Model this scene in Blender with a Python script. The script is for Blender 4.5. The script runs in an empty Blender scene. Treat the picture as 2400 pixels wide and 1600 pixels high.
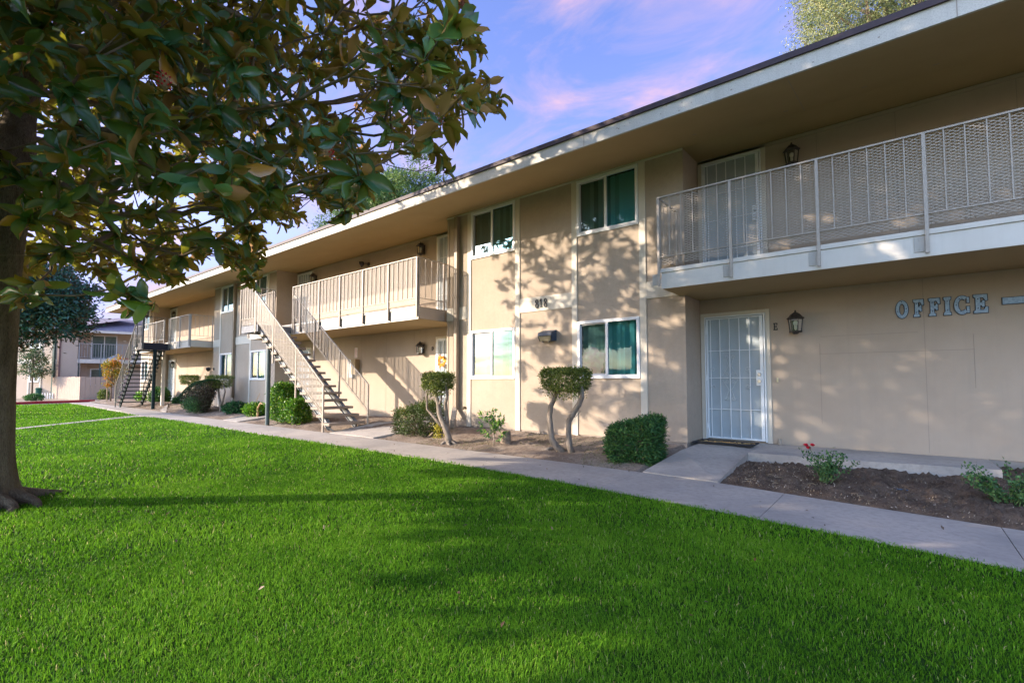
import bpy, math, random
import numpy as np
from mathutils import Vector
random.seed(7)
RNG = np.random.default_rng(11)
scn = bpy.context.scene
COL = scn.collection
rad = math.radians

# ------------------------------------------------------------------ camera
CAMH = 0.9826; F_PX = 1135.2; YAW = 0.67598; PIT = 0.050066
cd = bpy.data.cameras.new('camera'); cam = bpy.data.objects.new('camera', cd); COL.objects.link(cam)
cam.location = (0, 0, CAMH)
cam.rotation_euler = (math.pi / 2 + PIT, 0, YAW)
cd.sensor_width = 36; cd.lens = F_PX / 2400 * 36; cd.shift_y = 37.2 / 2400
cd.clip_start = 0.05; cd.clip_end = 2000
scn.camera = cam
_cy, _sy, _cp, _sp = math.cos(YAW), math.sin(YAW), math.cos(PIT), math.sin(PIT)
def project(P):
    P = np.asarray(P, float); Z = P[:, 2] - CAMH
    r = P[:, 0] * _cy + P[:, 1] * _sy; f = -P[:, 0] * _sy + P[:, 1] * _cy
    fw = f * _cp + Z * _sp; up = -f * _sp + Z * _cp
    fw = np.where(fw < .05, .05, fw)
    return 1200 + F_PX * r / fw, 837.2 - F_PX * up / fw, f

# ------------------------------------------------------------------ world + sun
SUN_EL = rad(18.0)
SUN_DIR = Vector((-1.04, -1.0, 0)).normalized() * math.cos(SUN_EL) + Vector((0, 0, math.sin(SUN_EL)))
w = bpy.data.worlds.new('World'); scn.world = w; w.use_nodes = True
nt = w.node_tree; N = nt.nodes; L = nt.links
for n in list(N): N.remove(n)
def nd(tree, typ, **kw):
    n = tree.nodes.new(typ)
    for k, v in kw.items():
        if k == 'inp':
            for a, b in v.items(): n.inputs[a].default_value = b
        else: setattr(n, k, v)
    return n
def ramp(tree, stops, fac=None, interp='LINEAR'):
    n = tree.nodes.new('ShaderNodeValToRGB'); cr = n.color_ramp; cr.interpolation = interp
    while len(cr.elements) < len(stops): cr.elements.new(.5)
    for e, (p, c) in zip(cr.elements, stops):
        e.position = p; e.color = (*c, 1) if len(c) == 3 else c
    if fac is not None: tree.links.new(fac, n.inputs[0])
    return n
out = nd(nt, 'ShaderNodeOutputWorld'); bg = nd(nt, 'ShaderNodeBackground')
sky = nd(nt, 'ShaderNodeTexSky', sky_type='NISHITA'); sky.sun_disc = False
sky.sun_elevation = SUN_EL; sky.sun_rotation = math.atan2(SUN_DIR.x, SUN_DIR.y)
sky.air_density = 1.0; sky.dust_density = .6; sky.ozone_density = 3.0
tc = nd(nt, 'ShaderNodeTexCoord')
sep = nd(nt, 'ShaderNodeSeparateXYZ'); L.new(tc.outputs['Generated'], sep.inputs[0])
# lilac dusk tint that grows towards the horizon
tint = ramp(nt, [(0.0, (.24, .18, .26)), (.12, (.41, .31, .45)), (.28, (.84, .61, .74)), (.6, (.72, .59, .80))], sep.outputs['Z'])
# unseen half of the sky behind the lawn, tinted bright and warm as facade fill
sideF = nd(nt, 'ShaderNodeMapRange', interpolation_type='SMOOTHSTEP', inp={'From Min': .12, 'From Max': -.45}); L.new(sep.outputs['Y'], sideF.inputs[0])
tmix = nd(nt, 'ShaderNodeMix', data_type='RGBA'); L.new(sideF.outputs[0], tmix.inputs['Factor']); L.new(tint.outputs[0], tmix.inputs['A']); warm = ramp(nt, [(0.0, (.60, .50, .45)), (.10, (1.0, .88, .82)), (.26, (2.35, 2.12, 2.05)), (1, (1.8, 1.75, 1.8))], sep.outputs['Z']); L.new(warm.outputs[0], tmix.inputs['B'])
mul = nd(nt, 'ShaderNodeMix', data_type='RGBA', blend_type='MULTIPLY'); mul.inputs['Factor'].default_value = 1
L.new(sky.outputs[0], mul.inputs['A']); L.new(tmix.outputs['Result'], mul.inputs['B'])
# clouds : direction projected on a flat cloud layer
zz = nd(nt, 'ShaderNodeMath', operation='ADD', inp={1: .18}); L.new(sep.outputs['Z'], zz.inputs[0])
cx = nd(nt, 'ShaderNodeMath', operation='DIVIDE'); cyy = nd(nt, 'ShaderNodeMath', operation='DIVIDE')
L.new(sep.outputs['X'], cx.inputs[0]); L.new(zz.outputs[0], cx.inputs[1])
L.new(sep.outputs['Y'], cyy.inputs[0]); L.new(zz.outputs[0], cyy.inputs[1])
comb = nd(nt, 'ShaderNodeCombineXYZ'); L.new(cx.outputs[0], comb.inputs[0]); L.new(cyy.outputs[0], comb.inputs[1])
mp = nd(nt, 'ShaderNodeMapping'); mp.inputs['Rotation'].default_value = (0, 0, rad(38)); mp.inputs['Scale'].default_value = (1.0, 1.55, 1)
mp.inputs['Location'].default_value = (3.1, .6, 0)
L.new(comb.outputs[0], mp.inputs[0])
n1 = nd(nt, 'ShaderNodeTexNoise', inp={'Scale': 2.3, 'Detail': 9, 'Roughness': .60, 'Distortion': .7}); L.new(mp.outputs[0], n1.inputs[0])
n2 = nd(nt, 'ShaderNodeTexNoise', inp={'Scale': .55, 'Detail': 3, 'Roughness': .5}); L.new(mp.outputs[0], n2.inputs[0])
r1 = ramp(nt, [(.42, (0, 0, 0)), (.70, (1, 1, 1))], n1.outputs[0])
r2 = ramp(nt, [(.30, (0, 0, 0)), (.55, (1, 1, 1))], n2.outputs[0])
cm = nd(nt, 'ShaderNodeMath', operation='MULTIPLY'); L.new(r1.outputs[0], cm.inputs[0]); L.new(r2.outputs[0], cm.inputs[1])
cm2 = nd(nt, 'ShaderNodeMath', operation='MULTIPLY', inp={1: .8}); L.new(cm.outputs[0], cm2.inputs[0])
ccol = ramp(nt, [(0.40, (1.25, 1.02, 1.6)), (.56, (1.65, 1.12, 1.5)), (.68, (2.2, 1.32, 1.45))], n1.outputs[0])
mixc = nd(nt, 'ShaderNodeMix', data_type='RGBA'); L.new(cm2.outputs[0], mixc.inputs['Factor'])
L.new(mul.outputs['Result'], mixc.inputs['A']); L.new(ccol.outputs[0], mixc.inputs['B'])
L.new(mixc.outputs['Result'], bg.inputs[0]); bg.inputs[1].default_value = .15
L.new(bg.outputs[0], out.inputs[0])
sd = bpy.data.lights.new('sun', 'SUN'); so = bpy.data.objects.new('sun', sd); COL.objects.link(so)
sd.energy = 2.6; sd.angle = rad(.6); sd.color = (1.0, .84, .67)
so.rotation_euler = SUN_DIR.to_track_quat('Z', 'Y').to_euler()
so.location = (-20, -20, 12)
vs = scn.view_settings
vs.view_transform = 'Standard'; vs.look = 'None'; vs.exposure = 1.92; vs.gamma = 1; vs.use_curve_mapping = False
scn.cycles.max_bounces = 7; scn.cycles.diffuse_bounces = 4; scn.cycles.transparent_max_bounces = 12
scn.cycles.sample_clamp_indirect = 6; scn.cycles.caustics_reflective = False; scn.cycles.caustics_refractive = False

# ------------------------------------------------------------------ materials
MATS = {}
def material(name, col, rough=.7, col2=None, nscale=4, nlo=.35, nhi=.65, bump=0, bscale=40, bdist=.01, spec=.3, metal=0,
             stretch=None, fine=None, finef=.3, streak=None):
    if name in MATS: return MATS[name]
    m = bpy.data.materials.new(name); m.use_nodes = True; t = m.node_tree
    b = t.nodes['Principled BSDF']
    b.inputs['Roughness'].default_value = rough; b.inputs['Specular IOR Level'].default_value = spec; b.inputs['Metallic'].default_value = metal
    b.inputs['Base Color'].default_value = (*col, 1)
    tcn = nd(t, 'ShaderNodeTexCoord'); src = tcn.outputs['Object']
    if stretch:
        mm = nd(t, 'ShaderNodeMapping'); mm.inputs['Scale'].default_value = stretch; t.links.new(src, mm.inputs[0]); srcn = mm.outputs[0]
    else: srcn = src
    last = None
    if col2 is not None:
        nz = nd(t, 'ShaderNodeTexNoise', inp={'Scale': nscale, 'Detail': 7, 'Roughness': .62}); t.links.new(srcn, nz.inputs[0])
        last = ramp(t, [(nlo, col), (nhi, col2)], nz.outputs[0]).outputs[0]
    if fine is not None:
        nz = nd(t, 'ShaderNodeTexNoise', inp={'Scale': nscale * 14, 'Detail': 4, 'Roughness': .7}); t.links.new(srcn, nz.inputs[0])
        rr = ramp(t, [(.45, (0, 0, 0)), (.7, (1, 1, 1))], nz.outputs[0])
        ff = nd(t, 'ShaderNodeMath', operation='MULTIPLY', inp={1: finef}); t.links.new(rr.outputs[0], ff.inputs[0])
        mx = nd(t, 'ShaderNodeMix', data_type='RGBA'); t.links.new(ff.outputs[0], mx.inputs['Factor'])
        if last: t.links.new(last, mx.inputs['A'])
        else: mx.inputs['A'].default_value = (*col, 1)
        mx.inputs['B'].default_value = (*fine, 1); last = mx.outputs['Result']
    if streak is not None:      # faint vertical drip marks
        mm = nd(t, 'ShaderNodeMapping'); mm.inputs['Scale'].default_value = (9, 9, .35); t.links.new(src, mm.inputs[0])
        nz = nd(t, 'ShaderNodeTexNoise', inp={'Scale': 1.0, 'Detail': 5, 'Roughness': .6}); t.links.new(mm.outputs[0], nz.inputs[0])
        rr = ramp(t, [(.52, (0, 0, 0)), (.8, (1, 1, 1))], nz.outputs[0])
        ff = nd(t, 'ShaderNodeMath', operation='MULTIPLY', inp={1: .35}); t.links.new(rr.outputs[0], ff.inputs[0])
        mx = nd(t, 'ShaderNodeMix', data_type='RGBA'); t.links.new(ff.outputs[0], mx.inputs['Factor'])
        if last: t.links.new(last, mx.inputs['A'])
        else: mx.inputs['A'].default_value = (*col, 1)
        mx.inputs['B'].default_value = (*streak, 1); last = mx.outputs['Result']
    if last: t.links.new(last, b.inputs['Base Color'])
    if bump:
        nb = nd(t, 'ShaderNodeTexNoise', inp={'Scale': bscale, 'Detail': 6, 'Roughness': .65}); t.links.new(srcn, nb.inputs[0])
        bp = nd(t, 'ShaderNodeBump', inp={'Strength': bump, 'Distance': bdist}); t.links.new(nb.outputs[0], bp.inputs['Height'])
        t.links.new(bp.outputs[0], b.inputs['Normal'])
    MATS[name] = m
    return m
def foliage_mat(name, stops, back=None, trans=.35, rough=.45, spec=.4, tcol=None):
    m = bpy.data.materials.new(name); m.use_nodes = True; t = m.node_tree; b = t.nodes['Principled BSDF']; o = t.nodes['Material Output']
    at = nd(t, 'ShaderNodeAttribute', attribute_name='rnd')
    rp = ramp(t, stops, at.outputs['Fac']); c = rp.outputs[0]
    b.inputs['Roughness'].default_value = rough; b.inputs['Specular IOR Level'].default_value = spec
    if back:
        g = nd(t, 'ShaderNodeNewGeometry'); mx = nd(t, 'ShaderNodeMix', data_type='RGBA'); t.links.new(g.outputs['Backfacing'], mx.inputs['Factor'])
        rb = ramp(t, back, at.outputs['Fac'])
        t.links.new(c, mx.inputs['A']); t.links.new(rb.outputs[0], mx.inputs['B']); c = mx.outputs['Result']
        rm = nd(t, 'ShaderNodeMapRange', inp={'To Min': rough, 'To Max': .8}); t.links.new(g.outputs['Backfacing'], rm.inputs[0]); t.links.new(rm.outputs[0], b.inputs['Roughness'])
    t.links.new(c, b.inputs['Base Color'])
    if trans:
        tr = nd(t, 'ShaderNodeBsdfTranslucent')
        if tcol: tr.inputs[0].default_value = (*tcol, 1)
        else: t.links.new(c, tr.inputs[0])
        ms = nd(t, 'ShaderNodeMixShader', inp={0: trans}); t.links.new(b.outputs[0], ms.inputs[1]); t.links.new(tr.outputs[0], ms.inputs[2]); t.links.new(ms.outputs[0], o.inputs[0])
    MATS[name] = m
    return m

M_WALL = material('wall_paint', (.41, .335, .26), .85, (.47, .39, .31), 1.3, .32, .68, .8, 70, .006, .15, fine=(.36, .30, .245), finef=.38, streak=(.36, .305, .25))
M_WALLP = material('panel_paint', (.41, .335, .26), .8, (.465, .385, .305), 1.0, .32, .68, .35, 110, .004, .2, streak=(.36, .305, .25))
M_TRIM = material('trim_paint', (.62, .565, .47), .6, (.66, .61, .52), 2, .3, .7, .1, 60, .002, .3, streak=(.5, .45, .37))
M_CREAM = material('cream_board', (.68, .63, .55), .55, (.62, .57, .49), 3, .3, .7, .08, 50, .002, .3, streak=(.52, .46, .38))
M_SOFFIT = material('soffit_paint', (.44, .32, .17), .8, (.40, .29, .15), 1.5, .3, .7, .1, 60, .002, .15)
M_FASCIA = material('fascia_board', (.60, .57, .50), .65, (.55, .52, .45), 5, .3, .7, .15, 30, .003, .25, fine=(.33, .30, .26), finef=.65, streak=(.33, .30, .25))
M_EDGE = material('drip_edge', (.045, .028, .034), .6, (.06, .04, .045), 3, .3, .7)
M_ROOF = material('roof_felt', (.06, .05, .055), .9, (.09, .08, .08), 3)
M_WHITE = material('white_vinyl', (.80, .81, .82), .35, spec=.5)
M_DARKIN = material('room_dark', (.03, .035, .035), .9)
M_METAL = material('tan_metal', (.39, .335, .275), .5, (.44, .38, .315), 20, .4, .6, spec=.4)
M_BRONZE = material('bronze', (.03, .026, .024), .45, (.06, .05, .045), 30, spec=.5)
M_BLACK = material('black_paint', (.015, .018, .025), .4, spec=.5)
M_CONC = material('concrete', (.45, .40, .35), .85, (.32, .295, .27), 1.1, .38, .66, .35, 70, .004, .2, fine=(.25, .23, .21), finef=.5)
M_DOORF = material('security_door_white', (.80, .84, .86), .35, spec=.5)
M_DOORP = material('perforated_panel', (.36, .41, .44), .6, (.40, .46, .49), 2, spec=.3, bump=.3, bscale=400, bdist=.002)
M_CHROME = material('brushed_steel', (.6, .6, .6), .3, metal=1)
M_TREAD = material('stair_tread', (.27, .215, .17), .8, (.35, .29, .235), 9, .3, .7, .4, 60, .004, stretch=(6, 1, 6))
M_STEEL = material('weathered_steel', (.16, .18, .20), .5, (.30, .32, .34), 6, .4, .65, spec=.5, metal=.3)
M_GREENST = material('dark_green_steel', (.012, .026, .028), .75, (.02, .036, .038), 6, spec=.15)
M_SEAM = material('seam_dark_paint', (.32, .27, .225), .9)  # darker paint for caulked seams, joints and chips

# slat blinds
M_BLIND = material('blind_vinyl', (.56, .76, .74), .6, (.62, .80, .77), 1.2, .3, .7)
M_BLIND_L = material('blind_vinyl_pale', (.52, .62, .50), .6, (.58, .67, .55), 1.2, .3, .7)
def glass_mat(name, tint, refl):
    m = bpy.data.materials.new(name); m.use_nodes = True; t = m.node_tree; o = t.nodes['Material Output']; t.nodes.remove(t.nodes['Principled BSDF'])
    tr = nd(t, 'ShaderNodeBsdfTransparent', inp={0: (*tint, 1)}); gl = nd(t, 'ShaderNodeBsdfGlossy', inp={'Color': (.9, .95, 1, 1), 'Roughness': .02})
    fr = nd(t, 'ShaderNodeFresnel', inp={0: 1.5}); mt = nd(t, 'ShaderNodeMath', operation='MULTIPLY_ADD', inp={1: .8, 2: refl}); t.links.new(fr.outputs[0], mt.inputs[0])
    mx = nd(t, 'ShaderNodeMixShader'); t.links.new(mt.outputs[0], mx.inputs[0]); t.links.new(tr.outputs[0], mx.inputs[1]); t.links.new(gl.outputs[0], mx.inputs[2]); t.links.new(mx.outputs[0], o.inputs[0])
    return m
M_GLASS = glass_mat('window_glass', (.62, .86, .88), .01)
M_SCREEN = glass_mat('glass_behind_screen', (.70, .80, .80), .0)
M_LAMPG = glass_mat('lantern_glass', (.85, .88, .85), .12)

# ------------------------------------------------------------------ mesh builder
class MB:
    def __init__(s): s.v = []; s.f = []; s.m = []
    def add(s, vs, fs, mi=0):
        o = len(s.v); s.v += [tuple(map(float, p)) for p in vs]; s.f += [tuple(i + o for i in f) for f in fs]; s.m += [mi] * len(fs); return s
    def box(s, x0, x1, y0, y1, z0, z1, mi=0):
        return s.add([(x0, y0, z0), (x1, y0, z0), (x1, y1, z0), (x0, y1, z0), (x0, y0, z1), (x1, y0, z1), (x1, y1, z1), (x0, y1, z1)],
                     [(0, 3, 2, 1), (4, 5, 6, 7), (0, 1, 5, 4), (1, 2, 6, 5), (2, 3, 7, 6), (3, 0, 4, 7)], mi)
    def bar(s, a, b, wd, ht, up=(0, 0, 1), mi=0):
        a = Vector(a); b = Vector(b); d = (b - a).normalized(); u = Vector(up); sd_ = d.cross(u)
        if sd_.length < 1e-4: sd_ = d.cross(Vector((0, 1, 0)))
        sd_.normalize(); u = sd_.cross(d); sd_ *= wd / 2; u = u * ht / 2; vs = []
        for p in (a, b): vs += [p - sd_ - u, p + sd_ - u, p + sd_ + u, p - sd_ + u]
        return s.add(vs, [(0, 3, 2, 1), (4, 5, 6, 7), (0, 1, 5, 4), (1, 2, 6, 5), (2, 3, 7, 6), (3, 0, 4, 7)], mi)
    def tube(s, pts, r, n=8, caps=True, mi=0):
        pts = [Vector(p) for p in pts]; rs = r if hasattr(r, '__len__') else [r] * len(pts); vs = []; fs = []; prev = None
        for i, p in enumerate(pts):
            d = (pts[min(i + 1, len(pts) - 1)] - pts[max(i - 1, 0)]).normalized()
            u = prev if prev is not None else (Vector((0, 0, 1)) if abs(d.z) < .9 else Vector((1, 0, 0)))
            x = d.cross(u)
            if x.length < 1e-5: x = d.cross(Vector((.3, .9, .2)))
            x.normalize(); u = x.cross(d).normalized(); prev = u
            for k in range(n):
                a = 2 * math.pi * k / n; vs.append(p + (x * math.cos(a) + u * math.sin(a)) * rs[i])
        for i in range(len(pts) - 1):
            for k in range(n):
                k2 = (k + 1) % n; fs.append((i * n + k, i * n + k2, (i + 1) * n + k2, (i + 1) * n + k))
        if caps: fs += [tuple(reversed(range(n))), tuple(range((len(pts) - 1) * n, len(pts) * n))]
        return s.add(vs, fs, mi)
    def lathe(s, prof, c=(0, 0, 0), n=12, mi=0, sq=0):
        vs = []; fs = []
        for r, z in prof:
            for k in range(n):
                a = 2 * math.pi * (k + .5 * sq) / n; vs.append((c[0] + r * math.cos(a), c[1] + r * math.sin(a), c[2] + z))
        for i in range(len(prof) - 1):
            for k in range(n):
                k2 = (k + 1) % n; fs.append((i * n + k, i * n + k2, (i + 1) * n + k2, (i + 1) * n + k))
        fs += [tuple(reversed(range(n))), tuple(range((len(prof) - 1) * n, len(prof) * n))]
        return s.add(vs, fs, mi)
    def extrude(s, poly, y0, y1, mi=0):          # polygon given in (x, z), extruded in y ; poly counter-clockwise seen from -y
        n = len(poly); vs = [(x, y0, z) for x, z in poly] + [(x, y1, z) for x, z in poly]
        fs = [tuple(range(n)), tuple(reversed(range(n, 2 * n)))] + [(i, i + n, (i + 1) % n + n, (i + 1) % n) for i in range(n)]
        return s.add(vs, fs, mi)
    def build(s, name, mats, parent=None, smooth=False, bevel=0):
        me = bpy.data.meshes.new(name); me.from_pydata(s.v, [], s.f)
        mats = mats if isinstance(mats, (list, tuple)) else [mats]
        for m in mats: me.materials.append(m)
        if len(mats) > 1: me.polygons.foreach_set('material_index', s.m)
        if smooth: me.polygons.foreach_set('use_smooth', [True] * len(me.polygons))
        me.update(); o = bpy.data.objects.new(name, me); COL.objects.link(o)
        if parent is not None: o.parent = parent
        if bevel:
            md = o.modifiers.new('bevel', 'BEVEL'); md.width = bevel; md.segments = 2; md.limit_method = 'ANGLE'
        return o
def mesh_np(name, V, Fq, mat, parent=None, rnd=None, smooth=False, tris=None):
    """big meshes from numpy: Fq (n,4) quads, tris (m,3)"""
    me = bpy.data.meshes.new(name); nq = 0 if Fq is None else len(Fq); ntv = 0 if tris is None else len(tris)
    me.vertices.add(len(V)); me.vertices.foreach_set('co', np.ascontiguousarray(V, np.float32).ravel())
    loops = []
    if nq: loops.append(np.asarray(Fq).ravel())
    if ntv: loops.append(np.asarray(tris).ravel())
    lp = np.concatenate(loops).astype(np.int32); me.loops.add(len(lp)); me.loops.foreach_set('vertex_index', lp)
    st = np.concatenate([np.arange(nq) * 4, nq * 4 + np.arange(ntv) * 3]).astype(np.int32)
    me.polygons.add(nq + ntv); me.polygons.foreach_set('loop_start', st)
    if smooth: me.polygons.foreach_set('use_smooth', np.ones(nq + ntv, bool))
    if rnd is not None:
        a = me.attributes.new('rnd', 'FLOAT', 'POINT'); a.data.foreach_set('value', np.asarray(rnd, np.float32))
    me.materials.append(mat); me.update(calc_edges=True)
    o = bpy.data.objects.new(name, me); COL.objects.link(o)
    if parent is not None: o.parent = parent
    return o
def empty(name, loc=(0, 0, 0)):
    o = bpy.data.objects.new(name, None); o.empty_display_size = .1; o.location = loc; COL.objects.link(o); return o
def tag(o, label, cat, group=None):
    o['label'] = label; o['category'] = cat
    if group: o['group'] = group
    return o
def kind(o, k='structure'): o['kind'] = k; return o
def kids(o, *cs):
    """parent objects built in world coordinates to the empty o without moving them"""
    for c in cs:
        c.parent = o; c.matrix_parent_inverse.identity(); c.location = (c.location[0] - o.location[0], c.location[1] - o.location[1], c.location[2] - o.location[2])
def copy_tree(o, parent=None):
    c = o.copy(); COL.objects.link(c)
    if parent is not None: c.parent = parent
    for ch in o.children: copy_tree(ch, c)
    return c
# ================================================================== APARTMENT BUILDING
P0, P1, P2, P3 = 7.87, 8.607, 7.10, 6.397
ZT = 4.86; ZB = -.30
blocks = [(-32.05, -30.1), (-22.15, -16.75), (-8.27, -2.70), (5.73, 11.2)]
recs = [(-30.1, -22.15), (-16.75, -8.27), (-2.70, 5.73), (11.2, 12.6)]
apt = empty('apartment_building', (-10, 8.6, 0))
tag(apt, 'long two storey beige apartment building with cream trim and recessed balconies', 'building')
def wall_holes(mb, x0, x1, z0, z1, y, holes, depth=.12, side=-1, axis='y'):
    """wall face in plane y looking to -y, rectangular holes with reveals going to +y"""
    xs = sorted({x0, x1} | {h[0] for h in holes} | {h[1] for h in holes}); zs = sorted({z0, z1} | {h[2] for h in holes} | {h[3] for h in holes})
    def P(x, yy, z): return (x, yy, z) if axis == 'y' else (yy, x, z)
    for i in range(len(xs) - 1):
        for j in range(len(zs) - 1):
            mx_, mz = (xs[i] + xs[i + 1]) / 2, (zs[j] + zs[j + 1]) / 2
            if any(h[0] < mx_ < h[1] and h[2] < mz < h[3] for h in holes): continue
            f = [P(xs[i], y, zs[j]), P(xs[i + 1], y, zs[j]), P(xs[i + 1], y, zs[j + 1]), P(xs[i], y, zs[j + 1])]
            mb.add(f, [(0, 1, 2, 3)])
    d = y - side * depth
    for a, b, c, e in holes:
        q = [P(a, y, c), P(b, y, c), P(b, y, e), P(a, y, e), P(a, d, c), P(b, d, c), P(b, d, e), P(a, d, e)]
        mb.add(q, [(0, 4, 5, 1), (1, 5, 6, 2), (2, 6, 7, 3), (3, 7, 4, 0)])
WZ = [(1.04, 2.11), (3.725, 4.795)]
winx = {(-8.27, -2.70): [(-7.48, -6.22), (-4.72, -3.48)], (-22.15, -16.75): [(-21.40, -20.18), (-18.62, -17.40)],
        (-32.05, -30.1): [(-31.85, -30.72)], (5.73, 11.2): [(6.6, 7.85), (9.3, 10.55)]}
doorspec = []   # (x0,x1,z0)
for (a, b) in recs[:3]:
    for z in (0.0, 2.69):
        doorspec.append((a + .015, a + 1.09, z)); 
        if a < -5: doorspec.append((b - 1.18, b - .10, z))
for blk in blocks:
    wb = MB(); hs = [(a, b, c, d) for (a, b) in winx[blk] for (c, d) in WZ]
    wall_holes(wb, blk[0], blk[1], 0.0, ZT, P0, hs)
    for x in blk: wb.add([(x, P0, 0), (x, P1, 0), (x, P1, ZT), (x, P0, ZT)], [(0, 1, 2, 3)])
    kids(apt, wb.build('block_wall', M_WALL))
for (a, b) in recs:
    wr = MB(); hs = [(d0 + .06, d1 - .06, z + .02, z + 2.09) for (d0, d1, z) in doorspec if a < d0 < b]
    wall_holes(wr, a, b, 0.0, ZT + .02, P1, hs); kids(apt, wr.build('recess_wall', M_WALLP))
wr = MB()
wr.add([(-32.05, P1, 0), (-32.05, 17.5, 0), (-32.05, 17.5, ZT), (-32.05, P1, ZT), (12.6, 17.5, 0), (12.6, 17.5, ZT), (12.6, P1, 0), (12.6, P1, ZT)], [(0, 1, 2, 3), (1, 4, 5, 2), (4, 6, 7, 5)])
kids(apt, wr.build('rear_wall', M_WALLP))
# concrete footing
ft = MB()
for (a, b) in blocks: ft.box(a + .012, b - .012, P0 + .012, P1, ZB, -.004)
ft.box(-32.03, 12.6, P1 + .012, P1 + .4, ZB, -.004)
foot = ft.build('footing', material('footing_concrete', (.36, .32, .28), .9, (.26, .22, .19), 3, .3, .7, .4, 40, .006))
kids(apt, foot)
# wall panel seams in the recesses (thin caulked joints, 2 mm proud)
def _seam(*a): kids(apt, MB().box(*a).build('panel_seam', M_SEAM))
def vs_(x, z0, z1, y=P1): _seam(x - .003, x + .003, y - .002, y + .004, z0, z1)
def hs_(x0, x1, z, y=P1): _seam(x0, x1, y - .002, y + .004, z - .0025, z + .0025)
vs_(-.94, .35, 1.56); vs_(.27, .03, 2.38); hs_(-.95, .76, 1.40); hs_(-.93, .2, 1.66); vs_(.75, .9, 1.6); vs_(-.9, 2.7, 4.82); vs_(.05, 2.7, 4.82); vs_(1.25, 2.7, 4.82); vs_(2.47, .03, 4.82)
for x in (-15.2, -13.98, -12.76, -11.54, -10.32, -28.6, -27.4, -26.2, -25.0, -23.8): vs_(x, .03, 2.36); vs_(x, 2.7, 4.82)
# ---- trim boards
def trim(x0, x1, z0, z1, y=P0, m=M_TRIM, t=.018, name='trim_board', bev=.003):
    o = MB().box(x0, x1, y - t, y + .002, z0, z1).build(name, m, bevel=bev); kids(apt, o); return o
for blk in blocks:
    for (a, b) in winx[blk]:
        if a - .12 > blk[0] + .05: trim(a - .12, a - .004, -.02, 4.80)
        trim(b + .004, b + .125, -.02, 4.80)
bandsegs = [(-6.093, -4.842), (-3.353, -2.702), (-8.268, -7.602), (-20.053, -18.742), (-22.148, -21.522), (-17.273, -16.752), (-30.59, -30.102)]
for a, b in bandsegs: trim(a, b, 2.395, 2.685, t=.016, name='band_board')
# frieze under the soffit
for (a, b) in blocks: trim(a, b, 4.803, 4.836, t=.024, name='frieze', bev=0)
for (a, b) in recs: trim(a + .002, b - .002, 4.80, 4.85, y=P1, t=.02, m=M_WALLP, name='frieze', bev=0)
for (a, b) in blocks[1:]: # side friezes
    o = MB().box(a - .02, a + .002, P0 + .002, P1 - .022, 4.80, 4.845).build('frieze', M_WALLP); kids(apt, o)
# ---- roof, soffit, fascia
RX0, RX1 = -32.45, 12.6
rf = MB()
rf.add([(RX0, P3 - .03, 4.862), (RX1, P3 - .03, 4.862), (RX1, 12.9, 5.95), (RX0, 12.9, 5.95), (RX1, 19.0, 4.862), (RX0, 19.0, 4.862)], [(0, 1, 2, 3), (3, 2, 4, 5)])
roof = rf.build('roof', M_ROOF); kids(apt, roof)
sf = MB()
sf.add([(RX0 + .02, P3 + .02, 4.603), (RX1, P3 + .02, 4.603), (RX1, P0, 4.838), (RX0 + .02, P0, 4.838), (RX1, P1 + .03, 4.862), (RX0 + .02, P1 + .03, 4.862), (RX1, 19, 4.862), (RX0 + .02, 19, 4.862)],
       [(0, 3, 2, 1), (3, 5, 4, 2), (5, 7, 6, 4)])
sof = sf.build('soffit', M_SOFFIT, roof)
fa = MB().box(RX0, RX1, P3 - .012, P3 + .02, 4.60, 4.79); fa.box(RX0, RX0 + .02, P3 + .02, 19, 4.60, 4.79)
fas = fa.build('fascia', M_FASCIA, roof)
ed = MB().box(RX0 - .02, RX1, P3 - .04, P3 + .03, 4.79, 4.863); ed.box(RX0 - .02, RX0 + .03, P3 + .03, 19, 4.79, 4.863)
edg = ed.build('drip_edge', M_EDGE, roof)
for c in (sof, fas, edg): c.location = (0, 0, 0)
for x in (-28.2, -23.3, -18.4, -13.5, -8.6, -3.7, .55, 4.8): MB().box(x - .004, x + .004, P3 - .0145, P3 - .011, 4.602, 4.788).build('fascia_joint', M_SEAM, roof)
for k in range(26):
    x = random.uniform(-9, 1.2); z = random.uniform(4.63, 4.77); w_ = random.uniform(.004, .012); MB().box(x - w_, x + w_, P3 - .0138, P3 - .011, z - w_ * .7, z + w_ * .7).build('paint_chip', M_SEAM, roof)
# soffit vents / nail stains and joints
sj = MB()
def sz(y): return 4.603 + (y - P3 - .02) / (P0 - P3 - .02) * .235
for x in (-9.5, -6.0, -.95, 1.3, -13.0, -18.0, -24.0):
    y0, y1 = P3 + .04, P0 - .02
    sj = MB(); sj.add([(x - .003, y0, sz(y0) - .002), (x + .003, y0, sz(y0) - .002), (x + .003, y1, sz(y1) - .002), (x - .003, y1, sz(y1) - .002)], [(0, 3, 2, 1)]); sj.build('soffit_joint', M_SEAM, roof)
for x, y in ((-3.15, 7.62), (-2.35, 7.4), (-1.15, 7.62), (-.25, 7.62), (.45, 7.6), (-4.6, 7.5), (-9.0, 7.5), (-11.4, 7.5), (-5.9, 7.5)):
    z = sz(y) - .003; sj = MB(); sj.add([(x - .03, y - .008, z), (x + .03, y - .008, z), (x + .03, y + .008, z), (x - .03, y + .008, z)], [(0, 3, 2, 1)]); sj.build('soffit_vent', M_SEAM, roof)

M_BLIND2 = material('blind_vinyl_mid', (.42, .60, .57), .6); M_BLIND3 = material('blind_vinyl_deep', (.26, .40, .38), .6); M_BLIND_L2 = material('blind_vinyl_pale_mid', (.46, .58, .42), .6)
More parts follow.
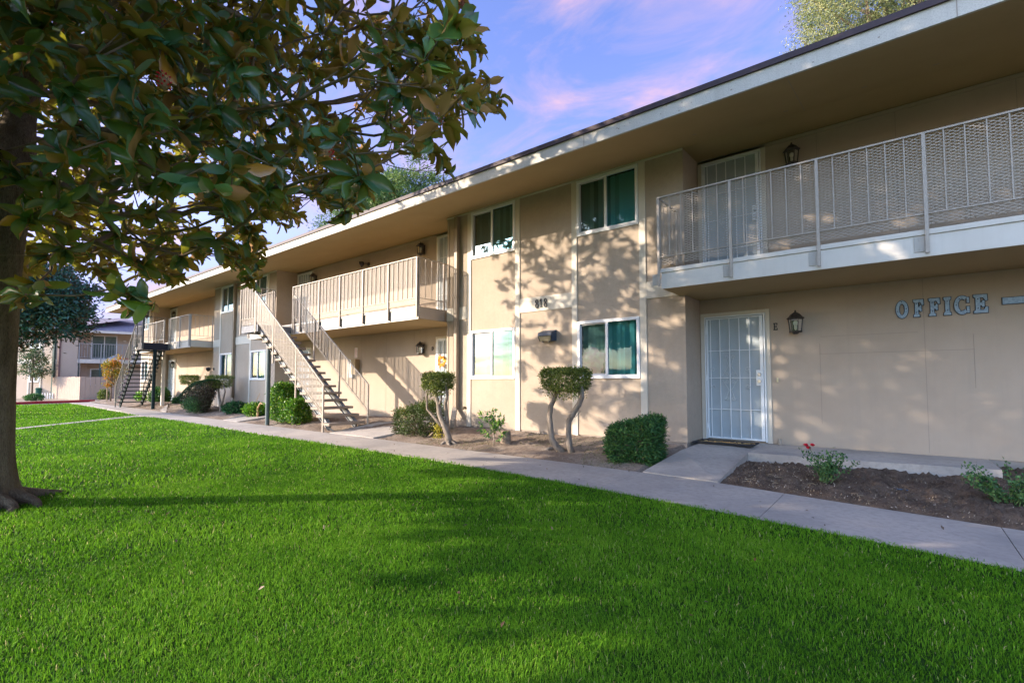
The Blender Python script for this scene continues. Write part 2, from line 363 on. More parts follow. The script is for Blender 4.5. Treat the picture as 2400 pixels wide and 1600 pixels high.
# ---- windows (frame > sash, pane, blinds)
def window(x0, x1, z0, z1, y=P0, openx=.46, pale=False, lab=None):
    f = MB(); w = .055; yo = y - .030; yi = y + .03
    f.box(x0, x1, yo, yi, z1 - w, z1); f.box(x0, x1, yo, yi, z0, z0 + w + .012)
    f.box(x0, x0 + w, yo, yi, z0 + w + .012, z1 - w); f.box(x1 - w, x1, yo, yi, z0 + w + .012, z1 - w)
    xm = (x0 + x1) / 2 - .015
    f.box(xm - .026, xm + .026, yo + .008, yi, z0 + w + .012, z1 - w)
    fr = f.build('window', M_WHITE, bevel=.004); kids(apt, fr)
    a0, a1, b0, b1 = x0 + w, xm - .026, z0 + w + .012, z1 - w
    s = MB(); sw = .024     # sliding sash on the left, set back
    s.box(a0 + .002, a1, y + .01, y + .025, b1 - sw, b1 - .002); s.box(a0 + .002, a1, y + .01, y + .025, b0 + .002, b0 + sw)
    s.box(a0 + .002, a0 + sw, y + .01, y + .025, b0 + sw, b1 - sw)
    so_ = s.build('sash', material('sash_grey', (.55, .56, .58), .4), fr)
    g1 = MB().box(a0 + sw, a1, y + .016, y + .019, b0 + sw, b1 - sw).build('pane', M_SCREEN, fr)
    g2 = MB().box(xm + .026, x1 - w, y + .000, y + .003, b0, b1).build('pane', M_GLASS, fr)
    bl = MB(); n = int((x1 - x0 - .1) / .085)
    for i in range(n):
        xx = x0 + .06 + (i + .5) * (x1 - x0 - .12) / n; an = rad(random.gauss(-9, 5)); h = .050
        if random.random() < .07: an = rad(40)
        bl.add([(xx - h * math.cos(an), y + .085 - h * math.sin(an), z0 + .05), (xx + h * math.cos(an), y + .085 + h * math.sin(an), z0 + .05),
                (xx + h * math.cos(an), y + .085 + h * math.sin(an), z1 - .05), (xx - h * math.cos(an), y + .085 - h * math.sin(an), z1 - .05)], [(0, 1, 2, 3)], random.choice([0, 0, 0, 2, 2, 3]))
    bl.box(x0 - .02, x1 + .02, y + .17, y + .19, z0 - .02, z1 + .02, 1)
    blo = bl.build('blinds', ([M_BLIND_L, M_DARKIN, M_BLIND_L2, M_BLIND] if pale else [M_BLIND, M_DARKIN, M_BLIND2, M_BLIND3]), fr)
    return fr
wins = {}
for blk in blocks:
    for (a, b) in winx[blk]:
        for k, (c, d) in enumerate(WZ):
            wins[(a, k)] = window(a, b, c, d, pale=(a == -7.48 and k == 0))
# pale pink sheet modelled behind the lower right pane to imitate a cloud reflection
ck = MB(); rr = random.Random(3); cxx, czz, R_ = -4.42, 1.36, .245
for ring in range(7):
    for k in range(26):
        pass
vsx = []; fsx = []
nr, na = 9, 40
for i in range(nr):
    for k in range(na):
        a = 2 * math.pi * k / na; r = R_ * i / (nr - 1) * (1 + .10 * math.sin(5 * a) + .06 * math.sin(11 * a + 1))
        vsx.append((cxx + r * math.cos(a) * 1.0, P0 + .045 - .018 * math.cos(3 * a + i) * (i / nr), czz + r * math.sin(a)))
for i in range(nr - 1):
    for k in range(na): fsx.append((i * na + k, i * na + (k + 1) % na, (i + 1) * na + (k + 1) % na, (i + 1) * na + k))
ck.add(vsx, fsx); co = ck.build('pink_reflection', material('pink_reflection', (.95, .55, .85), .9, (.98, .85, .96), 7, .4, .6), wins[(-4.72, 0)], smooth=True)

# ---- security doors
def scroll(mb, cx_, cz_, y, r=.035, flip=1, turns=1.3, sgn=1):
    pts = []
    for i in range(14):
        t = i / 13; a = t * turns * 2 * math.pi * flip; q = r * (1 - .75 * t)
        pts.append((cx_ + q * math.cos(a) * sgn, y, cz_ + q * math.sin(a)))
    mb.tube(pts, .004, 5)
def door(x0, x1, z0, knob_right=True):
    y = P1; H = 2.15
    tr = MB(); tr.box(x0, x0 + .065, y - .02, y + .11, z0 + .002, z0 + H); tr.box(x1 - .065, x1, y - .02, y + .11, z0 + .002, z0 + H); tr.box(x0 + .065, x1 - .065, y - .02, y + .11, z0 + H - .06, z0 + H)
    d = tr.build('door', M_TRIM, bevel=.003); kids(apt, d)
    a, b, c, e = x0 + .067, x1 - .067, z0 + .02, z0 + H - .062
    fm = MB(); yo = y - .045
    for (p, q, r_, s_) in ((a, a + .022, c, e), (b - .022, b, c, e)): fm.box(p, q, yo, y, r_, s_)
    fm.box(a + .022, b - .022, yo, y, e - .022, e)
    A, B, C, E_ = a + .034, b - .03, c + .015, e - .034
    fm.box(A, A + .022, yo - .008, y - .012, C, E_); fm.box(B - .05, B, yo - .008, y - .012, C, E_); fm.box(A + .022, B - .05, yo - .008, y - .012, E_ - .02, E_); fm.box(A + .022, B - .05, yo - .008, y - .012, C, C + .025)
    for hz_ in (c + .22, e - .24, (c + e) / 2): fm.box(a + .018, a + .04, yo - .012, yo + .004, hz_ - .05, hz_ + .05)
    fm.build('screen_frame', M_DOORF, d, bevel=.002)
    MB().box(A + .01, B - .01, y - .020, y - .008, C + .01, E_ - .01).build('perforated_panel', M_DOORP, d)
    A += .022; B -= .05; hh = (E_ - .02) - (C + .025)
    xs = [A + .045] + [A + .045 + (B - A - .045) * t for t in (.2, .4, .6, .8)] 
    for x in xs: MB().box(x - .006, x + .006, yo - .006, yo + .006, C + .025, E_ - .02).build('bar', M_DOORF, d)
    for t in (.27, .5, .765): MB().box(A, B, yo - .0045, yo + .0045, C + .025 + hh * (1 - t) - .005, C + .025 + hh * (1 - t) + .005).build('bar', M_DOORF, d)
    sc = MB(); xm = xs[2]; zm = C + .025 + hh * .5
    for sg in (-1, 1):
        for dz in (-.34, -.06, .06, .34): scroll(sc, xm + sg * .05, zm + dz, yo - .008, .034, 1 if dz > 0 else -1, sgn=sg)
        for dz in (-.14, .14): scroll(sc, xm + sg * .27, zm + dz, yo - .008, .04, 1 if dz > 0 else -1, sgn=sg)
        sc.tube([(xm + sg * .07, yo - .008, zm + .35), (xm + sg * .02, yo - .008, zm + .2), (xm + sg * .12, yo - .008, zm + .03), (xm, yo - .008, zm)], .004, 5)
        sc.tube([(xm + sg * .07, yo - .008, zm - .35), (xm + sg * .02, yo - .008, zm - .2), (xm + sg * .12, yo - .008, zm - .03), (xm, yo - .008, zm)], .004, 5)
    sc.build('scroll_ornament', material('scroll_paint', (.58, .62, .62), .5), d)
    kx = B + .0 if knob_right else A
    lk = MB().box(kx - .06, kx + .045, yo - .012, y - .012, z0 + .92, z0 + 1.17)
    lk.build('lock_plate', M_DOORF, d, bevel=.003)
    for dz in (.99, 1.10):
        k = MB(); k.tube([(kx - .01, yo - .012, z0 + dz), (kx - .01, yo - .03, z0 + dz), (kx - .01, yo - .05, z0 + dz)], [.03, .026, .020 if dz > 1 else .027], 14); k.build('knob' if dz < 1 else 'deadbolt', M_CHROME, d, smooth=False)
    MB().box(x0 + .05, x1 - .05, y + .06, y + .10, z0, z0 + H).build('inner_door', material('inner_door', (.28, .30, .30), .6), d)
    return d
doors = [door(*s) for s in doorspec]

# ---- balconies (deck > boards, rails, posts, balusters, mesh)
def clip_line(p, d, poly):
    """clip infinite line p+t*d to convex polygon (ccw) in 2-D"""
    t0, t1 = -1e9, 1e9; n = len(poly)
    for i in range(n):
        a = poly[i]; b = poly[(i + 1) % n]; ex, ez = b[0] - a[0], b[1] - a[1]; nx, nz = -ez, ex
        den = nx * d[0] + nz * d[1]; num = nx * (a[0] - p[0]) + nz * (a[1] - p[1])
        if abs(den) < 1e-12:
            if num > 0: return None
            continue
        t = num / den
        if den > 0: t0 = max(t0, t)
        else: t1 = min(t1, t)
    return (t0, t1) if t1 - t0 > .01 else None
def mesh_panel(name, poly, origin, udir, mat, parent, pw=.062, ph=.026, th=.0058):
    """expanded metal: two families of strands clipped to poly given in (u, z); u runs along udir from origin"""
    mb = MB(); ud = Vector(udir); nrm = Vector((-ud.y, ud.x, 0)); sl = ph / pw
    us = [p[0] for p in poly]; zs = [p[1] for p in poly]
    def P(u, z, off=0): return Vector(origin) + ud * u + nrm * off + Vector((0, 0, z))
    for sg in (1, -1):
        d = (1, sg * sl); ln = math.hypot(*d); d = (d[0] / ln, d[1] / ln)
        lo = min(z - sg * sl * u for u, z in poly); hi = max(z - sg * sl * u for u, z in poly); k = lo + ph / 2
        while k < hi:
            c = clip_line((0, k), d, poly)
            if c:
                a = (d[0] * c[0], k + d[1] * c[0]); b = (d[0] * c[1], k + d[1] * c[1]); h = th / 2; o = .0012 * sg
                mb.add([P(a[0], a[1] - h, o), P(a[0], a[1] + h, o), P(b[0], b[1] + h, o), P(b[0], b[1] - h, o),
                        P(a[0], a[1] - h, o + .002), P(a[0], a[1] + h, o + .002), P(b[0], b[1] + h, o + .002), P(b[0], b[1] - h, o + .002)],
                       [(0, 3, 2, 1), (4, 5, 6, 7), (1, 2, 6, 5), (0, 4, 7, 3)])
            k += ph
    o = mb.build(name, mat, parent); return o
def rail_run(parent, a, b, ztop, zlow, zmesh, mat, posts, nb, mesh=True, postbot=2.42, plates=None, psz=.034, zslope=0, mpar=()):
    """straight railing from a to b (xy); posts: list of distances"""
    A = Vector((a[0], a[1], 0)); B = Vector((b[0], b[1], 0)); ln = (B - A).length; d = (B - A) / ln
    def P(u, z): return A + d * u + Vector((0, 0, z))
    MB().bar(P(-.02, ztop - .01), P(ln + .02, ztop - .01), .032, .020).build('top_rail', mat, parent)
    MB().bar(P(0, zlow), P(ln, zlow), .014, .012).build('bottom_rail', mat, parent)
    for u in posts: MB().bar(P(u, postbot), P(u, ztop - .021), psz, psz, up=(d.y, -d.x, 0)).build('post', mat, parent)
    i = 0; u = nb / 2; pp = sorted(posts)
    marks = []
    ends = sorted(set([0] + pp + [ln]))
    for p, q in zip(ends, ends[1:]):
        n = max(1, round((q - p) / nb))
        marks += [p + (q - p) * k / n for k in range(1, n)]
    for u in marks: MB().bar(P(u, zlow), P(u, ztop - .02), .012, .012, up=(d.y, -d.x, 0)).build('baluster', mat, parent)
    if mesh: mesh_panel('mesh_panel', [(0, zmesh), (ln, zmesh), (ln, ztop - .03), (0, ztop - .03)], (a[0] + d.y * -.012, a[1] + d.x * .012, 0), (d.x, d.y, 0), mat, parent, *mpar)
def balcony(x0, x1, ear=None, px=(), lab=None, mesh=True, mat=M_METAL, gap=None, right_side=True, left_side=True, mainx=None):
    dk = MB(); mx0, mx1 = mainx
    dk.box(mx0, mx1, P2 + .03, P1 - .002, 2.39, 2.672)
    if ear: dk.box(ear[0], ear[1], P2 + .03, P0 - .002, 2.39, 2.672)
    D = dk.build('balcony', M_SOFFIT); kids(apt, D)
    MB().box(x0, x1, P2 + .004, P2 + .03, 2.385, 2.628).build('fascia_board', M_CREAM, D, bevel=.003)
    MB().box(x0 - .008, x1 + .008, P2 - .012, P2 + .05, 2.630, 2.69).build('deck_edge', M_CREAM, D, bevel=.004)
    return D
RT = 3.79; RL = 2.862; RM = 2.735
# balcony over the office
BJ = balcony(-2.79, 5.72, ear=(-2.79, -2.70), mainx=(-2.70, 5.72))
xs = [-2.81 + 1.03 * i for i in range(9)]
rail_run(BJ, (-2.81, P2 - .035), (5.45, P2 - .035), RT, RL, RM, M_METAL, [x + 2.81 for x in xs], .172, mpar=(.080, .036, .0068))
rail_run(BJ, (-2.81, P2 + .01), (-2.81, P0 - .03), RT, RL, RM, M_METAL, [.0, .72], .172, postbot=2.7)
for x in xs:
    b = MB().box(x - .115, x - .022, P2 - .006, P2 + .004, 2.445, 2.615)
    for z in (2.475, 2.585): b.tube([(x - .075, P2 - .012, z), (x - .075, P2 - .004, z)], .007, 8)
    b.build('bracket', material('bracket_metal', (.44, .41, .36), .5), BJ)
# balcony between the blocks (stairs arrive at its left)
BD = balcony(-17.0, -8.39, ear=(-17.0, -16.75), mainx=(-16.745, -8.39))
MB().box(-8.392, -8.375, P2 + .03, P1 - .01, 2.40, 2.66).build('end_board', M_WALLP, BD)
xs2 = [-8.40, -9.43, -10.46, -11.49, -12.52, -13.55]
rail_run(BD, (-13.98, P2 - .035), (-8.40, P2 - .035), RT, RL, RM, M_METAL, [0] + [x + 13.98 for x in xs2], .172)
rail_run(BD, (-8.385, P2 + .01), (-8.385, P0 + .15), RT, RL, RM, M_METAL, [.0, .76], .172, postbot=2.45)
rail_run(BD, (-16.98, P2 - .035), (-15.13, P2 - .035), RT, RL, RM, M_METAL, [0, .93, 1.85], .172)
M_BRD = material('bracket_dark', (.10, .09, .08), .6)
for x in xs2:
    if x < -8.5: MB().box(x + .022, x + .035, P2 - .03, P2 + .004, 2.42, 2.62).build('bracket', M_BRD, BD)
    MB().box(x - .05, x - .035, P2 - .012, P2 + .004, 2.44, 2.60).build('bracket', M_BRD, BD)
# far balcony, bars only
M_GREYM = material('grey_metal', (.34, .34, .33), .5)
BF = balcony(-30.0, -22.42, mainx=(-30.0, -22.42))
MB().box(-22.422, -22.405, P2 + .03, P1 - .01, 2.40, 2.66).build('end_board', M_TRIM, BF)
rail_run(BF, (-24.70, P2 - .035), (-22.43, P2 - .035), 3.72, 2.86, RM, M_GREYM, [0, 1.2, 2.27], .15, mesh=False)
rail_run(BF, (-22.42, P2 + .01), (-22.42, P0 + .1), 3.72, 2.86, RM, M_GREYM, [.0, .8], .15, mesh=False)
rail_run(BF, (-30.0, P2 - .035), (-25.52, P2 - .035), 3.72, 2.86, RM, M_GREYM, [0, 1.1, 2.3, 3.4, 4.48], .15, mesh=False)
MB().box(-25.97, -25.85, P2 + .04, P2 + .16, -.2, 2.388).build('support_post', M_TRIM, BF)
# ---- downspouts
def downspout(x, kick=True):
    d = MB(); d.box(x - .045, x + .045, P0 - .10, P0 - .02, .36, 4.78)
    d.box(x - .053, x - .045, P0 - .105, P0 - .012, .36, 4.78); d.box(x + .045, x + .053, P0 - .105, P0 - .012, .36, 4.78)
    for z in (4.5, 2.9, 1.2): d.box(x - .056, x + .056, P0 - .108, P0 - .002, z, z + .03)
    o = d.build('downspout', material('downspout_brown', (.27, .21, .15), .5, (.32, .25, .18), 3, spec=.4), bevel=.004); kids(apt, o)
    if kick: 
        k = MB(); k.bar((x - .01, P0 - .08, .38), (x + .12, P0 - .26, .10), .10, .085); k.bar((x + .12, P0 - .255, .14), (x + .125, P0 - .27, -.12), .11, .10)
        k.build('elbow', material('downspout_pale', (.40, .34, .28), .6, (.30, .25, .2), 6), o)
downspout(-7.90)
downspout(-20.02, False)
cd_ = MB(); cd_.box(-8.245, -8.205, P0 - .012, P0 + .0, 0, 4.8); o = cd_.build('corner_board', M_WALLP); kids(apt, o)

# ================================================================== SIGNS AND LETTERS
def rounded(cx_, cz_, rx, rz, n=36, sg=1, e=2.0, a0=0, a1=2 * math.pi):
    return [(cx_ + rx * math.copysign(abs(math.cos(a)) ** (2 / e), math.cos(a)), cz_ + rz * math.copysign(abs(math.sin(a)) ** (2 / e), math.sin(a))) for a in [a0 + (a1 - a0) * i / n for i in range(n)]]
def ring_letter(mb, cx_, cz_, rxo, rzo, rxi, rzi, y0, y1, mi=0, a0=0, a1=360):
    n = 40; full = (a1 - a0) >= 360; m = n if full else n + 1
    vs = []
    for i in range(m):
        a = rad(a0 + (a1 - a0) * i / n)
        for (rx, rz) in ((rxo, rzo), (rxi, rzi)):
            for y in (y0, y1): vs.append((cx_ + rx * math.cos(a), y, cz_ + rz * math.sin(a)))
    fs = []
    for i in range(n):
        j = (i + 1) % m if full else i + 1; p, q = 4 * i, 4 * j
        fs += [(p, p + 2, q + 2, q), (p + 1, q + 1, q + 3, p + 3), (p, q, q + 1, p + 1), (p + 2, p + 3, q + 3, q + 2)]
    if not full: fs += [(0, 1, 3, 2), (4 * n, 4 * n + 2, 4 * n + 3, 4 * n + 1)]
    mb.add(vs, fs, mi)
M_SIGN = material('galvanised_letter', (.20, .29, .38), .5, (.30, .40, .50), 45, .4, .6, .3, 200, .002, .5, metal=.2)
M_SIGNE = material('letter_edge', (.04, .05, .065), .6)
def F_poly(x, z, w, h, bottom_arm=False, arms=True):
    s = w * .30; t = h * .16
    if not arms:        # I
        return [(x, z), (x + w, z), (x + w * .98, z + t * .8), (x + w * .78, z + t * 1.1), (x + w * .78, z + h - t * 1.1), (x + w * .98, z + h - t * .8), (x + w, z + h), (x, z + h), (x + w * .02, z + h - t * .8), (x + w * .22, z + h - t * 1.1), (x + w * .22, z + t * 1.1), (x + w * .02, z + t * .8)]
    l = x + w * .14; r = l + s * 1.05
    p = [(x, z), ]
    if bottom_arm:
        p += [(x + w, z), (x + w * 1.02, z + h * .30), (x + w * .86, z + h * .33), (x + w * .72, z + t), (r, z + t)]
    else:
        p += [(r + w * .14, z), (r + w * .12, z + t * .7), (r, z + t)]
    p += [(r, z + h * .40), (x + w * .58, z + h * .40), (x + w * .64, z + h * .31), (x + w * .78, z + h * .33), (x + w * .78, z + h * .66), (x + w * .64, z + h * .67), (x + w * .58, z + h * .57), (r, z + h * .57), (r, z + h - t),
          (x + w * .68, z + h - t), (x + w * .84, z + h * .66), (x + w * .99, z + h * .68), (x + w * .97, z + h), (x, z + h), (x + w * .01, z + h - t * .8), (l, z + h - t), (l, z + t), (x + w * .01, z + t * .7)]
    return p
sign = empty('office_sign', (.45, P1, 1.98))
tag(sign, 'blue grey metal letters spelling OFFICE and a dash on the ground floor wall', 'sign')
def letter(fn, rivets):
    mb = MB(); fn(mb, P1 - .026, P1 - .010, 0, 0.0); fn(mb, P1 - .012, P1 - .001, 1, .008)
    for (x, z) in rivets: mb.tube([(x, P1 - .031, z), (x, P1 - .024, z)], .007, 8, mi=1)
    o = mb.build('letter', [M_SIGN, M_SIGNE]); kids(sign, o)
def grow(poly, g):
    cx_ = sum(p[0] for p in poly) / len(poly); n = len(poly); out_ = []
    for i in range(n):
        a, b, c = poly[i - 1], poly[i], poly[(i + 1) % n]
        n1_ = Vector((b[1] - a[1], -(b[0] - a[0]))).normalized(); n2_ = Vector((c[1] - b[1], -(c[0] - b[0]))).normalized(); m_ = (n1_ + n2_)
        m_ = m_.normalized() * g / max(.35, m_.normalized().dot(n1_)); out_.append((b[0] + m_.x, b[1] + m_.y))
    return out_
z0, H_ = 1.865, .235
letter(lambda mb, y0, y1, mi, g: ring_letter(mb, .042, z0 + H_ / 2 - .002, .066 + g, .122 + g, .030 - g, .080 - g, y0, y1, mi), [(.042, z0 + .22), (-.006, z0 + .09), (.088, z0 + .12)])
for (x, w_, ba, arms) in ((.165, .108, False, True), (.325, .115, False, True), (.475, .072, False, False), (.765, .130, True, True)):
    po = F_poly(x, z0, w_, H_, ba, arms)
    cxl = x + (w_ * .5 if not arms else w_ * .30)
    letter(lambda mb, y0, y1, mi, g, po=po: mb.extrude(grow(po, g) if g else po, y0, y1, mi), [(cxl, z0 + .18), (cxl, z0 + .06)])
letter(lambda mb, y0, y1, mi, g: (ring_letter(mb, .655, z0 + H_ / 2, .076 + g, .122 + g, .038 - g, .080 - g, y0, y1, mi, 52, 312), mb.box(.700 - g, .722 + g, y0, y1, z0 + .145 - g, z0 + .215 + g, mi), mb.box(.698 - g, .724 + g, y0, y1, z0 + .012 - g, z0 + .095 + g, mi)), [(.63, z0 + .20), (.597, z0 + .12), (.64, z0 + .035)])
mb = MB(); mb.box(1.03, 1.30, P1 - .026, P1 - .010, 1.955, 2.035, 0); mb.box(1.022, 1.308, P1 - .012, P1 - .001, 1.947, 2.043, 1)
o = mb.build('dash', [M_SIGN, M_SIGNE]); kids(sign, o)

hn = empty('house_number', (-5.55, P0, 2.54)); tag(hn, 'black numerals 818 on the cream band between the two window columns', 'sign')
M_NUM = material('numeral_black', (.015, .02, .03), .4)
def digit8(x, zb, h):
    m_ = MB(); ring_letter(m_, x, zb + h * .27, .043, h * .29, .019, h * .15, P0 - .030, P0 - .017); ring_letter(m_, x, zb + h * .755, .037, h * .26, .015, h * .13, P0 - .030, P0 - .017); o_ = m_.build('numeral', M_NUM); kids(hn, o_)
digit8(-5.655, 2.455, .178); digit8(-5.445, 2.455, .178)
m_ = MB(); m_.box(-5.565, -5.537, P0 - .030, P0 - .017, 2.456, 2.632); m_.box(-5.578, -5.526, P0 - .0305, P0 - .0175, 2.462, 2.476); m_.bar((-5.585, P0 - .024, 2.588), (-5.556, P0 - .024, 2.622), .012, .016); o_ = m_.build('numeral', M_NUM); kids(hn, o_)
M_LET = material('letter_black', (.03, .03, .03), .5)
def unit_E(x, z):
    m_ = MB(); y0, y1 = P1 - .012, P1 - .002; m_.box(x + .008, x + .022, y0, y1, z, z + .11); m_.box(x, x + .058, y0 - .001, y1, z - .001, z + .012); m_.box(x, x + .056, y0 - .001, y1, z + .100, z + .112)
    m_.box(x + .022, x + .042, y0 - .0005, y1, z + .052, z + .062); m_.box(x + .05, x + .059, y0 - .002, y1, z, z + .032); m_.box(x + .048, x + .057, y0 - .002, y1, z + .082, z + .112); m_.box(x + .038, x + .046, y0 - .002, y1, z + .042, z + .072)
    return m_.build('unit_letter', M_LET)
tag(unit_E(-1.56, 1.80), 'small black letter E on the wall between the office door and its lantern', 'letter', 'apartment letters by the doors')
m_ = MB(); m_.box(-1.672, -1.658, P1 - .012, P1 - .002, 4.535, 4.62); ring_letter(m_, -1.686, 4.545, .028, .036, .014, .022, P1 - .012, P1 - .002, a0=180, a1=360); m_.box(-1.684, -1.646, P1 - .013, P1 - .003, 4.612, 4.622)
tag(m_.build('unit_letter', M_LET), 'small black letter J beside the upstairs door above the office', 'letter', 'apartment letters by the doors')
m_ = MB(); m_.box(-9.60, -9.586, P1 - .012, P1 - .002, 1.80, 1.905); ring_letter(m_, -9.588, 1.8525, .05, .0525, .036, .040, P1 - .012, P1 - .002, a0=-90, a1=90)
tag(m_.build('unit_letter', M_LET), 'small black letter D between the ground floor lantern and the door with the autumn wreath', 'letter', 'apartment letters by the doors')

# ================================================================== WALL LANTERNS
def lantern():
    r = empty('wall_lantern', (0, 0, 0))
    b = MB(); b.box(-.055, .055, -.015, -.001, -.14, .10); b.tube([(0, -.01, .12), (0, -.06, .15), (0, -.11, .14)], .008, 6)
    b.build('back_plate', M_BRONZE, r, bevel=.003)
    c = (0, -.115)
    t = MB(); t.lathe([(.118, .045), (.122, .055), (.095, .075), (.065, .115), (.03, .14), (.012, .15), (.014, .165), (.006, .18)], (c[0], c[1], 0), 6); t.build('cap', M_BRONZE, r)
    m_ = MB()
    for k in range(6):
        a = 2 * math.pi * k / 6; m_.bar((c[0] + .10 * math.cos(a), c[1] + .10 * math.sin(a), .05), (c[0] + .078 * math.cos(a), c[1] + .078 * math.sin(a), -.15), .010, .010)
    m_.lathe([(.086, -.165), (.090, -.155), (.086, -.145)], (c[0], c[1], 0), 6); m_.lathe([(.104, .03), (.108, .045)], (c[0], c[1], 0), 6)
    m_.lathe([(.03, -.19), (.05, -.166)], (c[0], c[1], 0), 6)
    m_.build('cage', M_BRONZE, r)
    g = MB(); vs = []
    for rr_, z in ((.094, .03), (.074, -.145)):
        for k in range(6): a = 2 * math.pi * k / 6; vs.append((c[0] + rr_ * math.cos(a), c[1] + rr_ * math.sin(a), z))
    g.add(vs, [(k, (k + 1) % 6, 6 + (k + 1) % 6, 6 + k) for k in range(6)]); g.build('glass', M_LAMPG, r)
    bb = MB(); bb.lathe([(.008, -.13), (.018, -.11), (.02, -.06)], (c[0], c[1], 0), 10); bb.lathe([(.018, -.06), (.032, -.03), (.030, .0), (.012, .02)], (c[0], c[1], 0), 10)
    bb.build('bulb', material('bulb_glass', (.8, .78, .7), .3), r, smooth=True)
    return r
lproto = lantern()
lspots = [(-1.235, 1.90, 'black lantern beside the office door, right of the small letter E'), (-1.22, 4.53, 'black lantern on the upper wall above the office, behind the balcony rail'),
          (-9.95, 1.88, 'black lantern beside the ground floor door with the autumn wreath'), (-9.96, 4.56, 'black lantern on the upper wall, right end of the middle balcony'),
          (-15.5, 4.51, 'black lantern beside the upstairs door at the head of the tan stairs'), (-29.25, 4.45, 'black lantern beside the far upstairs door behind the bars-only balcony'),
          (-29.2, 1.87, 'black lantern beside the far ground floor door near the dark green stairs')]
for i, (x, z, lb) in enumerate(lspots):
    o = lproto if i == 0 else copy_tree(lproto)
    o.location = (x, P1, z); tag(o, lb, 'wall lamp', 'lanterns beside the apartment doors')
# floodlights
fl = empty('floodlight', (-5.36, P0, 1.88)); tag(fl, 'boxy dark blue floodlight on the wall between the windows under the number 818', 'floodlight')
m_ = MB(); m_.add([(-.19, -.20, .06), (.19, -.20, .06), (.19, -.0, .13), (-.19, -.0, .13), (-.16, -.17, -.13), (.16, -.17, -.13), (.19, 0, -.12), (-.19, 0, -.12), (-.19, -.21, -.01), (.19, -.21, -.01)],
        [(0, 1, 2, 3), (8, 9, 1, 0), (4, 7, 6, 5), (1, 9, 5, 6, 2), (0, 3, 7, 4, 8), (2, 6, 7, 3)]); o = m_.build('housing', material('flood_blue', (.025, .05, .09), .45, spec=.5), fl, bevel=.008)
m_ = MB(); m_.add([(-.165, -.205, -.02), (.165, -.205, -.02), (.14, -.168, -.125), (-.14, -.168, -.125), (-.165, -.19, -.02), (.165, -.19, -.02), (.14, -.15, -.12), (-.14, -.15, -.12)], [(0, 3, 2, 1), (0, 1, 5, 4), (1, 2, 6, 5), (2, 3, 7, 6), (3, 0, 4, 7), (4, 5, 6, 7)]); m_.build('lens', material('flood_lens', (.26, .22, .15), .3, (.32, .28, .19), 20, spec=.6), fl)
m_ = MB(); m_.box(-.10, -.07, -.17, -.13, -.155, -.13); m_.box(.07, .10, -.17, -.13, -.155, -.13); m_.build('clip', M_BLACK, fl); fl.scale = (.86, .9, .88)
def spot(x, y, z, lb, ang=0):
    r = empty('spotlight', (x, y, z)); tag(r, lb, 'floodlight')
    m_ = MB(); m_.tube([(0, -.002, 0), (0, -.03, 0)], .05, 12); m_.tube([(0, -.03, 0), (-.06, -.10, .02)], .012, 8); m_.build('bracket', M_BRONZE, r)
    m_ = MB(); c = Vector((-.13, -.16, .0)); d = Vector((-.6, -.55, -.35)).normalized()
    m_.tube([c - d * .07, c - d * .03, c + d * .06], [.04, .075, .10], 4); m_.build('housing', M_BLACK, r)
    m_ = MB(); m_.tube([c + d * .061, c + d * .066], [.088, .088], 4); m_.build('lens', material('spot_lens', (.5, .5, .48), .25, spec=.6), r)
    return r
spot(-12.45, P1, 4.53, 'small tilted spotlight on the upper wall behind the middle balcony')
spot(-22.02, P0, 1.50, 'small black spotlight on the corner of the far block above the leaning shrub')
spot(-30.5, P0, 4.38, 'small black spotlight under the far eave beside the last upstairs window')
# warning sign and electrical boxes behind the stairs
sg_ = empty('wall_notice', (-13.05, P1, 1.86)); tag(sg_, 'narrow white wall notice with red print above the electrical box', 'sign')
m_ = MB().box(-13.12, -12.98, P1 - .008, P1 - .001, 1.72, 2.02); o = m_.build('plate', material('notice_white', (.75, .70, .70), .5)); kids(sg_, o)
m_ = MB()
for i in range(7): m_.box(-13.105 + (.01 if i % 2 else 0), -12.995 - (.015 if i % 3 == 0 else 0), P1 - .0105, P1 - .0085, 1.74 + i * .038, 1.752 + i * .038)
o = m_.build('print', material('notice_red', (.45, .06, .08), .5)); kids(sg_, o)
eb = empty('electrical_box', (-13.0, P1, 1.45)); tag(eb, 'tan metal electrical box on the wall behind the stairs', 'electrical box')
m_ = MB().box(-13.08, -12.86, P1 - .16, P1 - .001, 1.20, 1.66); o = m_.build('case', material('box_tan', (.36, .28, .17), .6), bevel=.006); kids(eb, o)
m_ = MB().box(-13.35, -13.10, P1 - .10, P1 - .001, 1.10, 1.66); o = m_.build('meter_door', material('box_grey', (.42, .47, .50), .4, metal=.3), bevel=.006); kids(eb, o)
# autumn wreath on door D
wr_ = empty('door_wreath', (-8.95, P1 - .06, 1.33)); tag(wr_, 'orange and yellow autumn leaf wreath hanging on the security door near the trimmed tree', 'wreath')
for i in range(1):
    V_ = []; 
    mbw = MB(); rw = random.Random(5)
    for k in range(70):
        a = rw.random() * 2 * math.pi; r = .11 + rw.gauss(0, .022); c = Vector((r * math.cos(a), rw.uniform(-.05, .0), r * math.sin(a)))
        d = Vector((math.cos(a + rw.gauss(0, .8)), rw.uniform(-.4, .1), math.sin(a + rw.gauss(0, .8)))).normalized() * rw.uniform(.05, .09); s_ = d.cross(Vector((0, 1, 0))).normalized() * .026
        mbw.add([c - d * .5, c + s_, c + d * .6, c - s_], [(0, 1, 2, 3)], rw.choice([0, 0, 1, 1, 2]))
    mbw.tube([(.11 * math.cos(t * .314), -.01, .11 * math.sin(t * .314)) for t in range(21)], .018, 6, caps=False, mi=1)
    o = mbw.build('leaves', [material('leaf_orange', (.65, .22, .02), .7), material('leaf_yellow', (.70, .42, .03), .7), material('leaf_rust', (.30, .07, .02), .7)], wr_)
